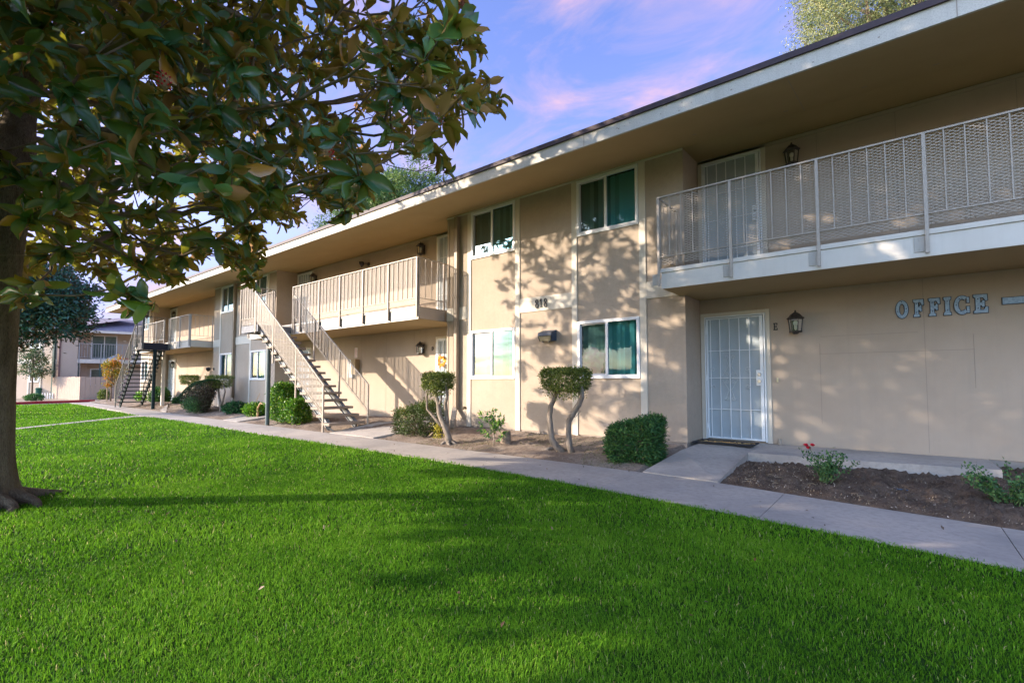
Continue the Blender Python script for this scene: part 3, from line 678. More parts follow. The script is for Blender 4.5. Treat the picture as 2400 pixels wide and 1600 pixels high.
wr_.location = (-9.12, P1 - .08, 1.50)

# ================================================================== TAN STAIRCASE (to the middle balcony)
st = empty('staircase', (-10.5, 6.6, -.2)); tag(st, 'tan outdoor staircase with open wooden treads and diamond mesh railings', 'staircase')
SY0, SY1 = 6.14, 7.06
X0_, X1_ = -10.42, -14.12; Z0_, Z1_ = -.06, 2.43
sl = (Z1_ - Z0_) / (X0_ - X1_)
def sz_(x): return Z0_ + (X0_ - x) * sl
parts = []
for y in (SY0 + .10, SY1 - .12):
    m_ = MB(); m_.bar((X0_ - .05, y, sz_(X0_ - .05) - .05), (X1_, y, sz_(X1_) - .05), .05, .17); 
    m_.bar((X0_ - .05, y - .03, sz_(X0_ - .05) - .125), (X1_, y - .03, sz_(X1_) - .125), .06, .012); m_.bar((X0_ - .05, y - .03, sz_(X0_ - .05) + .035), (X1_, y - .03, sz_(X1_) + .035), .06, .012)
    parts.append(m_.build('stringer', M_STEEL))
nst = 14
for k in range(nst):
    x = X0_ - .02 - k * (X0_ - X1_) / nst; z = -.2 + .19 + k * (Z1_ + .02) / nst
    parts.append(MB().box(x - .165, x + .145, SY0 - .03, SY1 + .02, z - .03, z + .03).build('tread', M_TREAD, bevel=.005))
    if k: 
        m_ = MB(); m_.bar((x, SY1 - .10, z - .03), (x, SY1 - .10, z - .17), .02, .02); m_.bar((x, SY0 + .08, z - .03), (x, SY0 + .08, z - .12), .02, .02); parts.append(m_.build('tread_bracket', M_STEEL))
m_ = MB(); m_.tube([(X0_ - .05, SY0 + .02, -.06), (X0_ + .06, SY0 + .12, -.17), (X0_ + .02, SY0 + .5, -.18), (X0_ + .04, SY1 - .1, -.17), (X0_ - .05, SY1 - .05, -.07)], .018, 6); parts.append(m_.build('foot_bar', M_STEEL))
# landing
m_ = MB()
for i in range(5): m_.box(-15.15 + i * .21, -15.15 + i * .21 + .195, SY0 + .0, P2 - .02, 2.50, 2.60)
m_.box(-15.16, -14.09, SY0 - .02, SY0 + .03, 2.40, 2.595); m_.box(-15.165, -15.12, SY0 + .032, P2 - .02, 2.40, 2.495); m_.box(-14.13, -14.09, SY0 + .032, P2 - .02, 2.40, 2.495)
parts.append(m_.build('landing', material('landing_grey', (.13, .14, .16), .6, (.20, .21, .23), 8, streak=(.3, .3, .32))))
# railings
def sloped_rail(y, xa, xb, za, zb, low, posts, nbal, side):
    out_ = []
    sl2 = (zb - za) / (xb - xa)
    def zt(x): return za + (x - xa) * sl2
    m_ = MB(); m_.bar((xa + .03, y, zt(xa + .03)), (xb, y, zt(xb)), .03, .022); out_.append(m_.build('handrail', M_METAL))
    m_ = MB(); m_.bar((xa, y, zt(xa) - low), (xb, y, zt(xb) - low), .013, .013); out_.append(m_.build('bottom_rail', M_METAL))
    for x, zb_ in posts: out_.append(MB().box(x - .018, x + .018, y - .018, y + .018, zb_, zt(x) - .012).build('post', M_METAL))
    n = nbal
    for k in range(1, n):
        x = xa + (xb - xa) * k / n
        if min(abs(x - p[0]) for p in posts) < .06: continue
        out_.append(MB().box(x - .006, x + .006, y - .006, y + .006, zt(x) - low, zt(x) - .01).build('baluster', M_METAL))
    ex = .08
    poly = [(0, zt(xb) - low - ex), (xa - xb, zt(xa) - low - ex), (xa - xb, zt(xa) - .015), (0, zt(xb) - .015)]
    out_.append(mesh_panel('mesh_panel', poly, (xb, y + side * .010, 0), (1, 0, 0), M_METAL, None, pw=.062, ph=.034, th=.0075 if side < 0 else .006))
    return out_
parts += sloped_rail(SY0 - .02, -10.58, -14.22, .92, 3.50, .70, [(-10.58, -.2), (-11.88, .58), (-13.14, 1.47), (-14.20, 2.39)], 22, -1)
parts += sloped_rail(SY1 + .02, -10.20, -13.93, .92, 3.53, .64, [(-10.20, -.14), (-11.48, .58), (-12.76, 1.60), (-13.93, 2.40)], 22, 1)
rr_ = empty('tmp'); 
rail_run(rr_, (-15.20, SY0 - .03), (-14.22, SY0 - .03), 3.86, 2.80, 2.62, M_METAL, [0, .96], .17, postbot=2.36)
rail_run(rr_, (-15.19, SY0 + .0), (-15.19, P2 - .05), 3.84, 2.80, 2.64, M_METAL, [.9], .17, postbot=2.45)
for c in list(rr_.children): parts.append(c)
for c in parts: c.parent = None
bpy.data.objects.remove(rr_)
m_ = MB(); m_.tube([(-13.55, SY0 + .06, -.2), (-13.55, SY0 + .06, 1.92)], .055, 14); parts.append(m_.build('support_pole', material('pole_green', (.07, .10, .10), .6, (.10, .135, .135), 8, spec=.4), smooth=False))
kids(st, *parts)

M_DKRAIL = material('dark_rail', (.13, .135, .13), .6)
# ================================================================== DARK GREEN STAIRCASE (far)
s2 = empty('staircase', (-28.0, 6.6, -.2)); tag(s2, 'dark green steel staircase with thin bar railings at the far end of the building', 'staircase')
parts = []; ya, yb = 6.13, 7.03; xa, xb = -28.15, -25.5; za, zb = -.15, 2.38
for y in (ya + .05, yb - .05):
    parts.append(MB().bar((xa, y, za), (xb, y, zb), .05, .19).build('stringer', M_GREENST))
for k in range(14):
    t = (k + .6) / 14.4; parts.append(MB().box(xa + (xb - xa) * t - .19, xa + (xb - xa) * t + .12, ya - .10, yb + .10, za + (zb - za) * t + .06, za + (zb - za) * t + .10).build('tread', M_GREENST))
parts.append(MB().box(-25.5, -24.70, 6.11, P2 - .02, 2.34, 2.62).build('landing', material('landing_dark', (.02, .022, .035), .5)))
def z3(x): return za + (x - xa) * (zb - za) / (xb - xa)
for y in (ya - .08, yb + .06):
    parts.append(MB().bar((xa - .2, y, z3(xa - .2) + 1.12), (xb, y, z3(xb) + 1.12), .035, .03).build('handrail', M_DKRAIL))
    parts.append(MB().bar((xa - .1, y, z3(xa - .1) + .28), (xb, y, z3(xb) + .28), .02, .02).build('bottom_rail', M_DKRAIL))
    for k in range(17):
        x = xa - .2 + (xb - xa + .2) * k / 17; big = k % 6 == 0; w_ = .018 if big else .008
        parts.append(MB().box(x - w_, x + w_, y - w_, y + w_, z3(x) + (-.05 if big else .28), z3(x) + 1.11).build('post' if big else 'baluster', M_DKRAIL))
rr_ = empty('tmp')
rail_run(rr_, (-25.5, 6.08), (-24.68, 6.08), 3.72, 2.85, 2.7, M_DKRAIL, [0, .82], .14, mesh=False, postbot=2.36)
rail_run(rr_, (-24.66, 6.09), (-24.66, P2 - .08), 3.72, 2.85, 2.7, M_DKRAIL, [0.02, .92], .14, mesh=False, postbot=2.36)
for c in list(rr_.children): c.parent = None; parts.append(c)
bpy.data.objects.remove(rr_)
m_ = MB(); m_.tube([(-24.76, 6.55, -.2), (-24.76, 6.55, 2.34)], .065, 14); parts.append(m_.build('support_pole', M_GREENST))
kids(s2, *parts)

# ================================================================== GROUND
def hz(Y): return -.2 if Y < 6.1 else min(0., -.2 + .2 * (Y - 6.1) / 1.6)
NEAR = [(13, 3.6), (6, 3.95), (3, 4.2), (.57, 4.44), (-.23, 4.57), (-.96, 4.67), (-1.69, 4.75), (-2.78, 4.87), (-4.04, 4.96), (-5.55, 5.04), (-8.4, 5.07), (-11.5, 5.06), (-14.4, 5.13), (-17.2, 5.2), (-19.3, 5.2), (-20.1, 5.08)]
FAR = [(13, 4.7), (6, 5.1), (3, 5.35), (.72, 5.60), (.13, 5.68), (-.58, 5.80), (-1.71, 5.99), (-2.67, 6.05), (-4, 6.09), (-8.7, 6.14), (-14, 6.13), (-19, 6.16), (-22.5, 6.29), (-25.2, 6.45), (-31, 6.5), (-36.5, 6.6)]
def interp(pl, x):
    p = sorted(pl); xs_ = [q[0] for q in p]; ys_ = [q[1] for q in p]; return np.interp(x, xs_, ys_)
M_SOIL = material('soil', (.20, .15, .115), .95, (.33, .27, .215), 1.3, .35, .62, .9, 55, .02, .1, fine=(.09, .065, .05), finef=.6)
M_BED = material('bed_soil', (.10, .068, .05), .95, (.23, .165, .12), 4.5, .35, .65, 1.0, 60, .04, .1, fine=(.33, .25, .18), finef=.5)
M_DIRT = material('ground_dirt', (.22, .17, .12), .95, (.30, .24, .18), .5)
g = MB(); g.add([(-400, -300, -.30), (400, -300, -.30), (400, 500, -.30), (-400, 500, -.30)], [(0, 1, 2, 3)]); kind(g.build('ground', M_DIRT))
M_LAWNB = material('lawn_base', (.022, .055, .010), .95, (.035, .09, .015), 3, .35, .65, .8, 90, .02, .05)
lawn = MB()
lx = [13, 6, 3, .57, -1.7, -4, -8.4, -14.4, -19.3, -20.1]
vsl = []; fsl = []
for x in lx: vsl += [(x, -16, -.212), (x, float(interp(NEAR, x)) + .02, -.212)]
for i in range(len(lx) - 1): fsl.append((2 * i, 2 * i + 1, 2 * i + 3, 2 * i + 2))
lawn.add(vsl, fsl); lawn.add([(-20.1, -16, -.212), (-20.1, 5.10, -.212), (-35.3, 5.6, -.212), (-35.0, -16, -.212)], [(0, 1, 2, 3)])
kind(lawn.build('lawn', M_LAWNB))
# concrete path
def slab(name, poly, zf, t=.10, mat=M_CONC, bevel=.008):
    n = len(poly); m_ = MB(); vs = [(x, y, zf(x, y)) for x, y in poly] + [(x, y, zf(x, y) - t) for x, y in poly]
    m_.add(vs, [tuple(range(n)), tuple(reversed(range(n, 2 * n)))] + [(i, i + n, (i + 1) % n + n, (i + 1) % n) for i in range(n)]); return kind(m_.build(name, mat))
xs_p = [13, 9, 6, 3, .6, -.3, -1.0, -1.7, -2.68, -4.02, -5.45, -7, -8.7, -10.2, -11.7, -13.2, -14.7, -16.2, -17.7, -19.2, -20.1]
for a, b in zip(xs_p[::2], xs_p[2::2]):
    xm = xs_p[xs_p.index(a) + 1]; e = .003
    poly = [(a - e, float(interp(NEAR, a - e))), (a - e, float(interp(FAR, a - e))), (xm, float(interp(FAR, xm))), (b + e, float(interp(FAR, b + e))), (b + e, float(interp(NEAR, b + e))), (xm, float(interp(NEAR, xm)))]
    slab('path', poly, lambda x, y: -.200)
slab('path', [(-20.106, 5.08), (-20.106, 6.2), (-22.5, 6.29), (-25.2, 6.45), (-31, 6.5), (-36.5, 6.6), (-36.5, 5.7), (-31, 5.62), (-25, 5.45), (-21.25, 5.16)], lambda x, y: -.200)
slab('path', [(-20.13, 5.07), (-21.22, 5.14), (-20.6, 4.48), (-17.75, 1.86), (-9.5, -6.6), (-9.2, -6.3), (-17.40, 1.86), (-19.7, 4.25), (-20.12, 4.85)], lambda x, y: -.201)
slab('forecourt', [(-36.52, -16), (-35.2, 3.4), (-36.0, 5.4), (-36.52, 6.9), (-36.52, 12), (-40.5, 14), (-40.5, -16)], lambda x, y: -.205)
def sz2(x, y): return -.188 if y < 6.12 else min(.004, -.188 + .192 * (y - 6.12) / 1.3)
slab('doorstep_walk', [(-2.67, 6.06), (-2.57, 7.2), (-2.57, 8.59), (-1.69, 8.59), (-1.69, 7.33), (-1.71, 6.0)], sz2, .16)
slab('doorstep_walk', [(-1.685, 7.33), (-1.685, 8.59), (.83, 8.59), (.85, 7.66), (-.5, 7.44)], lambda x, y: .001, .16)
slab('doorstep_walk', [(-8.66, 6.155), (-10.35, 6.155), (-10.1, 7.3), (-9.6, 8.58), (-8.30, 8.58), (-8.35, 7.95), (-8.42, 6.9)], lambda x, y: sz2(x, y) - .004, .12)
slab('doorstep_walk', [(-15.35, 6.15), (-16.4, 6.16), (-16.72, 7.4), (-16.72, 8.58), (-15.5, 8.58), (-15.0, 7.3)], lambda x, y: sz2(x, y) - .01, .10)
slab('doorstep_walk', [(-22.3, 6.34), (-23.2, 6.38), (-29.3, 8.3), (-29.3, 8.58), (-28.0, 8.58), (-26.5, 7.6)], lambda x, y: sz2(x, y) - .03, .03)
kr = MB(); pts = [(-35.35, -16), (-35.15, -3), (-35.25, 1), (-35.55, 3.6), (-36.1, 5.2), (-36.62, 6.9)]
for a, b in zip(pts, pts[1:]): kr.bar((a[0] - .5, a[1], -.15), (b[0] - .5, b[1], -.15), .30, .14)
tag(kr.build('red_curb', material('red_curb_paint', (.33, .02, .035), .6)), 'low curb painted dark red at the end of the far lawn', 'curb')
# soil with uneven surface
def soil(name, x0, x1, nx, yfun0, yfun1, ny, zfun, mat, seed=1, rough_=.007):
    r_ = np.random.default_rng(seed); X = np.linspace(x0, x1, nx); V = []
    big = r_.normal(0, 1, (nx // 6 + 3, ny // 5 + 3))
    for i, x in enumerate(X):
        y0, y1 = float(yfun0(x)), float(yfun1(x))
        for j in range(ny):
            t = j / (ny - 1); y = y0 + (y1 - y0) * t; gx, gy = i / 6, j / 5; ix, iy = int(gx), int(gy); fx, fy = gx - ix, gy - iy
            nzv = (big[ix, iy] * (1 - fx) + big[ix + 1, iy] * fx) * (1 - fy) + (big[ix, iy + 1] * (1 - fx) + big[ix + 1, iy + 1] * fx) * fy
            edge = min(1, t * 6)
            V.append((x, y, zfun(x, y) + (.016 * nzv + rough_ * r_.normal()) * edge))
    V = np.array(V); I = np.arange(nx * ny).reshape(nx, ny)
    Q = np.stack([I[:-1, :-1], I[1:, :-1], I[1:, 1:], I[:-1, 1:]], -1).reshape(-1, 4)
    return kind(mesh_np(name, V, Q, mat, smooth=True))
def zs_a(x, y):
    z = hz(y) - .03
    if -2.75 < x: z -= .07
    return z
soil('soil', -36.5, -1.715, 560, lambda x: interp(FAR, x) - .03, lambda x: 8.62 if True else 0, 46, zs_a, M_SOIL, 4)
soil('bed_soil', -1.72, 12.6, 620, lambda x: interp(FAR, x) - .03, lambda x: 8.62, 50, lambda x, y: -.225 + .03 * min(1, max(0, (y - interp(FAR, x)) / .3)) + .10 * min(1, max(0, (y - interp(FAR, x)) / 1.6)), M_BED, 5, .012)
far_soil = soil('soil', -52, -40.4, 60, lambda x: -14, lambda x: 20, 90, lambda x, y: -.20, material('far_soil', (.24, .19, .14), .95, (.33, .27, .20), .6, bump=.5, bscale=20), 6)

# door mat
dm = empty('doormat', (-2.2, 8.25, .005)); tag(dm, 'dark doormat with faded lettering in front of the office door', 'doormat')
m_ = MB().box(-2.66, -1.78, 7.98, 8.48, .004, .020); o = m_.build('rubber_base', material('mat_dark', (.02, .022, .03), .9, (.045, .04, .035), 12, .4, .6, .8, 200, .004)); kids(dm, o)
m_ = MB(); rm = random.Random(4)
for i in range(9):
    x = -2.55 + i * .085; m_.tube([(x + .05 * math.sin(t * 1.3 + i) * .6 + t * .012, 8.22 + .05 * math.sin(t * 1.1 + i * 2.1), .0225) for t in range(6)], .0045, 4)
m_.tube([(-2.6, 8.12, .0225), (-2.4, 8.10, .0225), (-2.2, 8.14, .0225), (-2.0, 8.10, .0225), (-1.85, 8.13, .0225)], .003, 4)
o = m_.build('script_lettering', material('mat_gold', (.42, .28, .12), .8)); kids(dm, o)
# small pipes
m_ = MB(); m_.tube([(-1.50, 8.54, -.01), (-1.50, 8.54, .085)], .028, 12); m_.tube([(-1.50, 8.54, .085), (-1.50, 8.54, .095)], .02, 12)
tag(m_.build('pipe_stub', material('pipe_beige', (.36, .31, .25), .7)), 'short capped beige pipe standing on the slab right of the office door', 'pipe')
m_ = MB(); m_.box(-1.532, -1.508, P1 - .012, P1 - .001, .975, 1.045); m_.box(-1.527, -1.513, P1 - .018, P1 - .012, .99, 1.03)
tag(m_.build('bell_push', material('bell_ivory', (.72, .66, .42), .5)), 'tiny ivory bell push on the wall right of the office door', 'bell push')
m_ = MB(); m_.tube([(-.42, 6.62, -.155), (-.1, 6.60, -.150), (.2, 6.57, -.155)], .008, 6)
tag(m_.build('irrigation_tube', material('tube_blue', (.05, .09, .14), .5)), 'thin dark blue irrigation tube lying in the rose bed', 'pipe')
# tap / valve on the wall by the downspout
m_ = MB(); m_.tube([(-7.66, P0 - .01, .40), (-7.66, P0 - .05, .40)], .03, 10); m_.tube([(-7.66, P0 - .05, .40), (-7.66, P0 - .07, .36)], .014, 8); m_.box(-7.70, -7.62, P0 - .075, P0 - .065, .42, .43)
tag(m_.build('hose_tap', material('tap_brown', (.12, .09, .05), .6)), 'small brown hose tap on the wall right of the brown downspout', 'tap')
# stump
m_ = MB(); m_.lathe([(.13, -.06), (.105, 0), (.09, .12), (.088, .20), (.07, .215), (.02, .21)], (-5.69, 6.92, -.13), 12)
tag(m_.build('tree_stump', material('stump_bark', (.16, .12, .09), .95, (.30, .24, .18), 14, bump=.8, bscale=40, bdist=.01)), 'small cut tree stump behind the young sapling', 'stump')
# ================================================================== FOLIAGE TOOLS
def unit(v): return v / np.maximum(np.linalg.norm(v, axis=-1, keepdims=True), 1e-9)
def leaves(P, D, U, ln, wd, tmpl_v, tmpl_q, tmpl_t=None):
    """P base, D direction, U face normal hint -> arrays. template coords (x across, y along, z normal)"""
    D = unit(D); S = unit(np.cross(D, U)); Nn = np.cross(S, D)
    T = np.asarray(tmpl_v); n = len(P); k = len(T)
    V = P[:, None, :] + S[:, None, :] * (T[None, :, 0, None] * wd[:, None, None]) + D[:, None, :] * (T[None, :, 1, None] * ln[:, None, None]) + Nn[:, None, :] * (T[None, :, 2, None] * ln[:, None, None])
    V = V.reshape(-1, 3); off = (np.arange(n) * k)[:, None, None]
    Q = (np.asarray(tmpl_q)[None] + off).reshape(-1, 4) if tmpl_q is not None else None
    Tt = (np.asarray(tmpl_t)[None] + off).reshape(-1, 3) if tmpl_t is not None else None
    return V, Q, Tt
SMALL_V = [(0, 0, 0), (.5, .45, .10), (0, 1, -.05), (-.5, .45, .10)]; SMALL_T = [(0, 1, 2), (0, 2, 3)]
def rand_dirs(n, r=RNG): return unit(r.normal(size=(n, 3)))
def leaf_mesh(name, P, Nrm, ln, wd, mat, parent=None, jit=.7, rnd=None, lie=.6, r=RNG):
    n = len(P); D = unit(Nrm * (1 - lie) + rand_dirs(n, r) * jit + np.array([0, 0, .12])); U = unit(Nrm + rand_dirs(n, r) * .6)
    l_ = ln * r.uniform(.65, 1.3, n); w_ = wd * r.uniform(.7, 1.25, n)
    V, _, T = leaves(P, D, U, l_, w_, SMALL_V, None, SMALL_T)
    rv = r.uniform(0, 1, n) if rnd is None else np.clip(rnd + r.normal(0, .13, n), 0, 1)
    return mesh_np(name, V, None, mat, parent, np.repeat(rv, 4), tris=T)
def sample_box(n, c, s, r=RNG, shell=.10, slant=None, rnd_c=.25, taper=0, noise=.03, bottom=True):
    """points on/near the surface of a clipped box; returns P, N"""
    cx_, cy_, cz_ = c; sx, sy_, sz__ = s
    ar = np.array([sx * sy_, sx * sy_ * (.4 if bottom else .05), sx * sz__, sx * sz__, sy_ * sz__, sy_ * sz__]); f = r.choice(6, n, p=ar / ar.sum())
    u = r.uniform(-1, 1, (n, 3)); Nn = np.zeros((n, 3))
    for k, (ax, sg) in enumerate([(2, 1), (2, -1), (1, -1), (1, 1), (0, -1), (0, 1)]):
        m = f == k; u[m, ax] = sg; Nn[m, ax] = sg
    # round the corners
    p = 6.0; q = (np.abs(u) ** p).sum(1) ** (1 / p); u = u / q[:, None]
    Nn = unit(Nn + u * rnd_c)
    depth = np.abs(r.normal(0, shell, n)); P = u * np.array([sx, sy_, sz__]) / 2 - Nn * depth[:, None] + r.normal(0, noise, (n, 3))
    if taper: P[:, 0] *= 1 + taper * (P[:, 2] / sz__); P[:, 1] *= 1 + taper * (P[:, 2] / sz__)
    P = P + np.array(c)
    if slant is not None: P[:, 2] += slant(P[:, 0] - cx_, P[:, 1] - cy_, (P[:, 2] - cz_) / sz__ + .5)
    return P, Nn
def lump(P, c, k=3.0, a=.05, seed=0):
    ph = np.random.default_rng(seed).uniform(0, 6, 6); d = P - np.array(c)
    return P + unit(d) * (a * (np.sin(d[:, 0] * k * 2.1 + ph[0]) * np.sin(d[:, 1] * k * 2.3 + ph[1]) + .6 * np.sin(d[:, 2] * k * 3.1 + ph[2]) * np.sin(d[:, 0] * k * 4 + ph[3])))[:, None]
def stems(name, lines, mat, parent, n=7):
    m_ = MB()
    for pts, rs in lines: m_.tube(pts, rs, n)
    return m_.build(name, mat, parent, smooth=True)
def wiggle(a, b, n, amp, r, bow=(0, 0, 0)):
    a, b = np.array(a, float), np.array(b, float); out_ = []
    for i in range(n + 1):
        t = i / n; p = a + (b - a) * t + np.array(bow) * math.sin(math.pi * t)
        if 0 < i < n: p = p + r.normal(0, amp, 3)
        out_.append(tuple(p))
    return out_
G_DARK = foliage_mat('foliage_juniper', [(0, (.02, .065, .018)), (.45, (.04, .14, .04)), (.8, (.08, .20, .045)), (1, (.15, .26, .05))], trans=.25, rough=.5)
G_TOP = foliage_mat('foliage_clipped', [(0, (.05, .08, .02)), (.4, (.12, .18, .03)), (.8, (.22, .28, .05)), (1, (.34, .35, .08))], trans=.3)
G_BRIGHT = foliage_mat('foliage_bright', [(0, (.02, .06, .008)), (.35, (.06, .18, .012)), (.75, (.13, .33, .02)), (1, (.35, .45, .06))], trans=.35, rough=.3, spec=.5)
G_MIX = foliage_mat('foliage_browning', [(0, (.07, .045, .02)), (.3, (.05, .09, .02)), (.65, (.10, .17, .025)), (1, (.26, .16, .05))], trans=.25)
G_BROWN = foliage_mat('foliage_brown_inner', [(0, (.03, .02, .015)), (.5, (.09, .055, .04)), (.8, (.05, .08, .02)), (1, (.14, .09, .06))], trans=.1)
G_TEAL = foliage_mat('foliage_succulent', [(0, (.01, .05, .02)), (.5, (.02, .11, .04)), (1, (.08, .20, .06))], trans=.25, rough=.35)
G_ROSE = foliage_mat('foliage_rose', [(0, (.03, .08, .03)), (.6, (.07, .19, .06)), (1, (.16, .27, .07))], trans=.25)
BARK = material('bark', (.15, .115, .08), .95, (.27, .215, .15), 5, .35, .65, 1.0, 22, .04, .1, stretch=(1.6, 1.6, .45), fine=(.045, .035, .028), finef=.7)
BARK_G = material('bark_grey', (.17, .14, .115), .95, (.34, .29, .24), 9, .35, .65, .9, 40, .02, .1, stretch=(2, 2, .6))
BARK_T = material('bark_twig', (.16, .12, .085), .9, (.27, .21, .14), 10, .35, .65)

# ------------------------------------------------------------------ clipped shrubs and small trees along the wall
def shrub(name, label, cat, loc, build, group=None):
    e = empty(name, loc); tag(e, label, cat, group); ch = build(); 
    kids(e, *[c for c in ch if c]); return e
def b_green():
    c = (-3.04, 6.70, .12)
    sl_ = lambda dx, dy, t: np.clip(t, 0, 1) * (dx * .26)
    P, Nn = sample_box(15000, c, (.68, .62, .58), shell=.05, slant=sl_, noise=.022)
    P = lump(P, c, 4, .035, 3); a = leaf_mesh('foliage', P, Nn, .052, .014, G_DARK, jit=.8, lie=.35)
    P2_, N2 = sample_box(2500, c, (.56, .52, .50), shell=.12, slant=sl_); b = leaf_mesh('inner_twigs', P2_, N2, .06, .02, G_BROWN)
    r = random.Random(1); ls = [(wiggle((-3.04 + r.uniform(-.1, .1), 6.7 + r.uniform(-.1, .1), -.2), (-3.04 + r.uniform(-.3, .3), 6.7 + r.uniform(-.25, .25), .15), 4, .01, RNG), [.018, .014, .012, .009, .006]) for k in range(7)]
    return [a, b, stems('stem', ls, BARK_G, None)]
shrub('clipped_shrub', 'dense dark green clipped shrub with a slanting top beside the office door walk', 'shrub', (-3.04, 6.7, -.18), b_green)
def b_twin():
    c = (-4.32, 6.80, 1.02); P, Nn = sample_box(6500, c, (.74, .52, .34), shell=.05, noise=.02, taper=.08)
    hang = RNG.uniform(0, 1, 900); Pb = np.stack([RNG.uniform(-4.64, -4.0, 900), RNG.uniform(6.62, 6.98, 900), .86 - .17 * hang ** 1.7 * (1 - .75 * np.exp(-((RNG.uniform(-4.64, -4.0, 900) + 4.28) / .12) ** 2))], 1)
    P = np.vstack([P, Pb]); Nn = np.vstack([Nn, np.tile([0, -.3, -.8], (900, 1))])
    a = leaf_mesh('crown', P, Nn, .040, .017, G_TOP, jit=.8, lie=.3)
    l1 = [(-4.40, 6.86, -.19), (-4.52, 6.82, -.10), (-4.60, 6.8, .02), (-4.62, 6.8, .22), (-4.64, 6.8, .42), (-4.61, 6.8, .58), (-4.53, 6.8, .72), (-4.47, 6.8, .90)]
    l2 = [(-4.22, 6.82, -.19), (-4.255, 6.8, -.04), (-4.27, 6.8, .15), (-4.26, 6.8, .34), (-4.17, 6.8, .48), (-4.06, 6.79, .62), (-4.00, 6.79, .74), (-4.02, 6.79, .92)]
    tr = stems('trunk', [(l1, [.065, .060, .052, .046, .044, .042, .036, .03]), (l2, [.06, .052, .046, .046, .05, .044, .04, .03])], BARK_G, None, 10)
    br = [stems('branch', [q_], BARK_G, None) for q_ in [([l1[6], (-4.4, 6.75, .84), (-4.33, 6.72, .95)], [.02, .014, .008]), ([l2[6], (-4.12, 6.85, .84), (-4.2, 6.9, .95)], [.018, .012, .008]), ([l2[3], (-4.10, 6.77, .43), (-4.0, 6.75, .52)], [.006, .005, .003]),
                          ([l1[0], (-4.3, 6.95, -.16), (-4.2, 7.0, -.2)], [.03, .02, .01]), ([l1[1], (-4.7, 6.75, -.16), (-4.8, 6.7, -.2)], [.03, .02, .008])]]
    return [a, tr] + br
shrub('clipped_tree', 'flat topped clipped tree on two bent bare trunks under the lower right window', 'small tree', (-4.4, 6.8, -.18), b_twin)
def b_top3():
    c = (-6.98, 6.42, .99); P, Nn = sample_box(5200, c, (.50, .46, .30), shell=.05, noise=.02)
    Pb = np.stack([RNG.uniform(-7.18, -6.78, 500), RNG.uniform(6.25, 6.6, 500), RNG.uniform(.72, .88, 500)], 1); P = np.vstack([P, Pb]); Nn = np.vstack([Nn, np.tile([0, -.3, -.8], (500, 1))])
    a = leaf_mesh('crown', P, Nn, .042, .018, G_TOP, jit=.8, lie=.3)
    B = (-6.68, 6.44, -.19)
    ls = [([B, (-6.70, 6.42, -.02), (-6.80, 6.40, .18), (-6.92, 6.40, .36), (-6.97, 6.42, .55), (-7.05, 6.42, .75), (-7.1, 6.42, .92)], [.085, .062, .055, .048, .042, .034, .02]),
          ([(-6.76, 6.45, .02), (-6.80, 6.5, .22), (-6.84, 6.5, .42), (-6.80, 6.45, .58), (-6.72, 6.42, .72), (-6.76, 6.4, .92)], [.05, .042, .038, .034, .028, .018]),
          ([(-6.80, 6.38, .12), (-7.02, 6.36, .30), (-7.20, 6.34, .45), (-7.20, 6.33, .68), (-7.17, 6.35, .90)], [.035, .026, .022, .019, .013]),
          ([(-6.97, 6.42, .50), (-6.88, 6.42, .64), (-6.90, 6.42, .85)], [.028, .022, .014])]
    for k in range(6):
        an = k * 1.05; ls.append(([(-6.68, 6.44, -.13), (-6.68 + .13 * math.cos(an), 6.44 + .11 * math.sin(an), -.17), (-6.68 + .26 * math.cos(an + .3), 6.44 + .2 * math.sin(an + .3), -.215)], [.045, .03, .012]))
    tr = stems('trunk', ls, BARK_G, None, 9)
    Pg = np.stack([RNG.normal(-6.93, .06, 160), RNG.normal(6.38, .05, 160), RNG.uniform(-.1, .18, 160)], 1)
    s_ = leaf_mesh('foliage', Pg, rand_dirs(160), .05, .024, foliage_mat('foliage_yellow', [(0, (.25, .25, .03)), (1, (.5, .42, .05))], trans=.3))
    return [a, tr, s_]
shrub('clipped_tree', 'small clipped tree with twisting pale trunks right of the reddish shrub', 'small tree', (-6.7, 6.44, -.19), b_top3)
def b_960():
    c = (-8.12, 6.95, .16); P, Nn = sample_box(8500, c, (.98, .8, .62), shell=.09, noise=.03, slant=lambda dx, dy, t: np.clip(t, 0, 1) * (dx * .22))
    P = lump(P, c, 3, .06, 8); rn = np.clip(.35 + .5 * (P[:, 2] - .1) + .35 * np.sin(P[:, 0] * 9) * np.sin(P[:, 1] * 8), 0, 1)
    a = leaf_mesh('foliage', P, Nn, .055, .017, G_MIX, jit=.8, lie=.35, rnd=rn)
    r = random.Random(2); ls = [(wiggle((-8.0 + r.uniform(-.1, .15), 6.9, -.2), (-8.1 + r.uniform(-.4, .4), 6.95 + r.uniform(-.3, .3), .2), 4, .02, RNG), [.025, .02, .015, .01, .006]) for k in range(8)]
    ls.append((wiggle((-7.75, 6.85, -.18), (-7.3, 6.6, -.02), 4, .01, RNG), [.03, .026, .022, .016, .01]))
    return [a, stems('stem', ls, BARK_G, None)]
shrub('shrub', 'reddish green trimmed shrub left of the twisting pale trunks', 'shrub', (-8.0, 6.9, -.19), b_960)
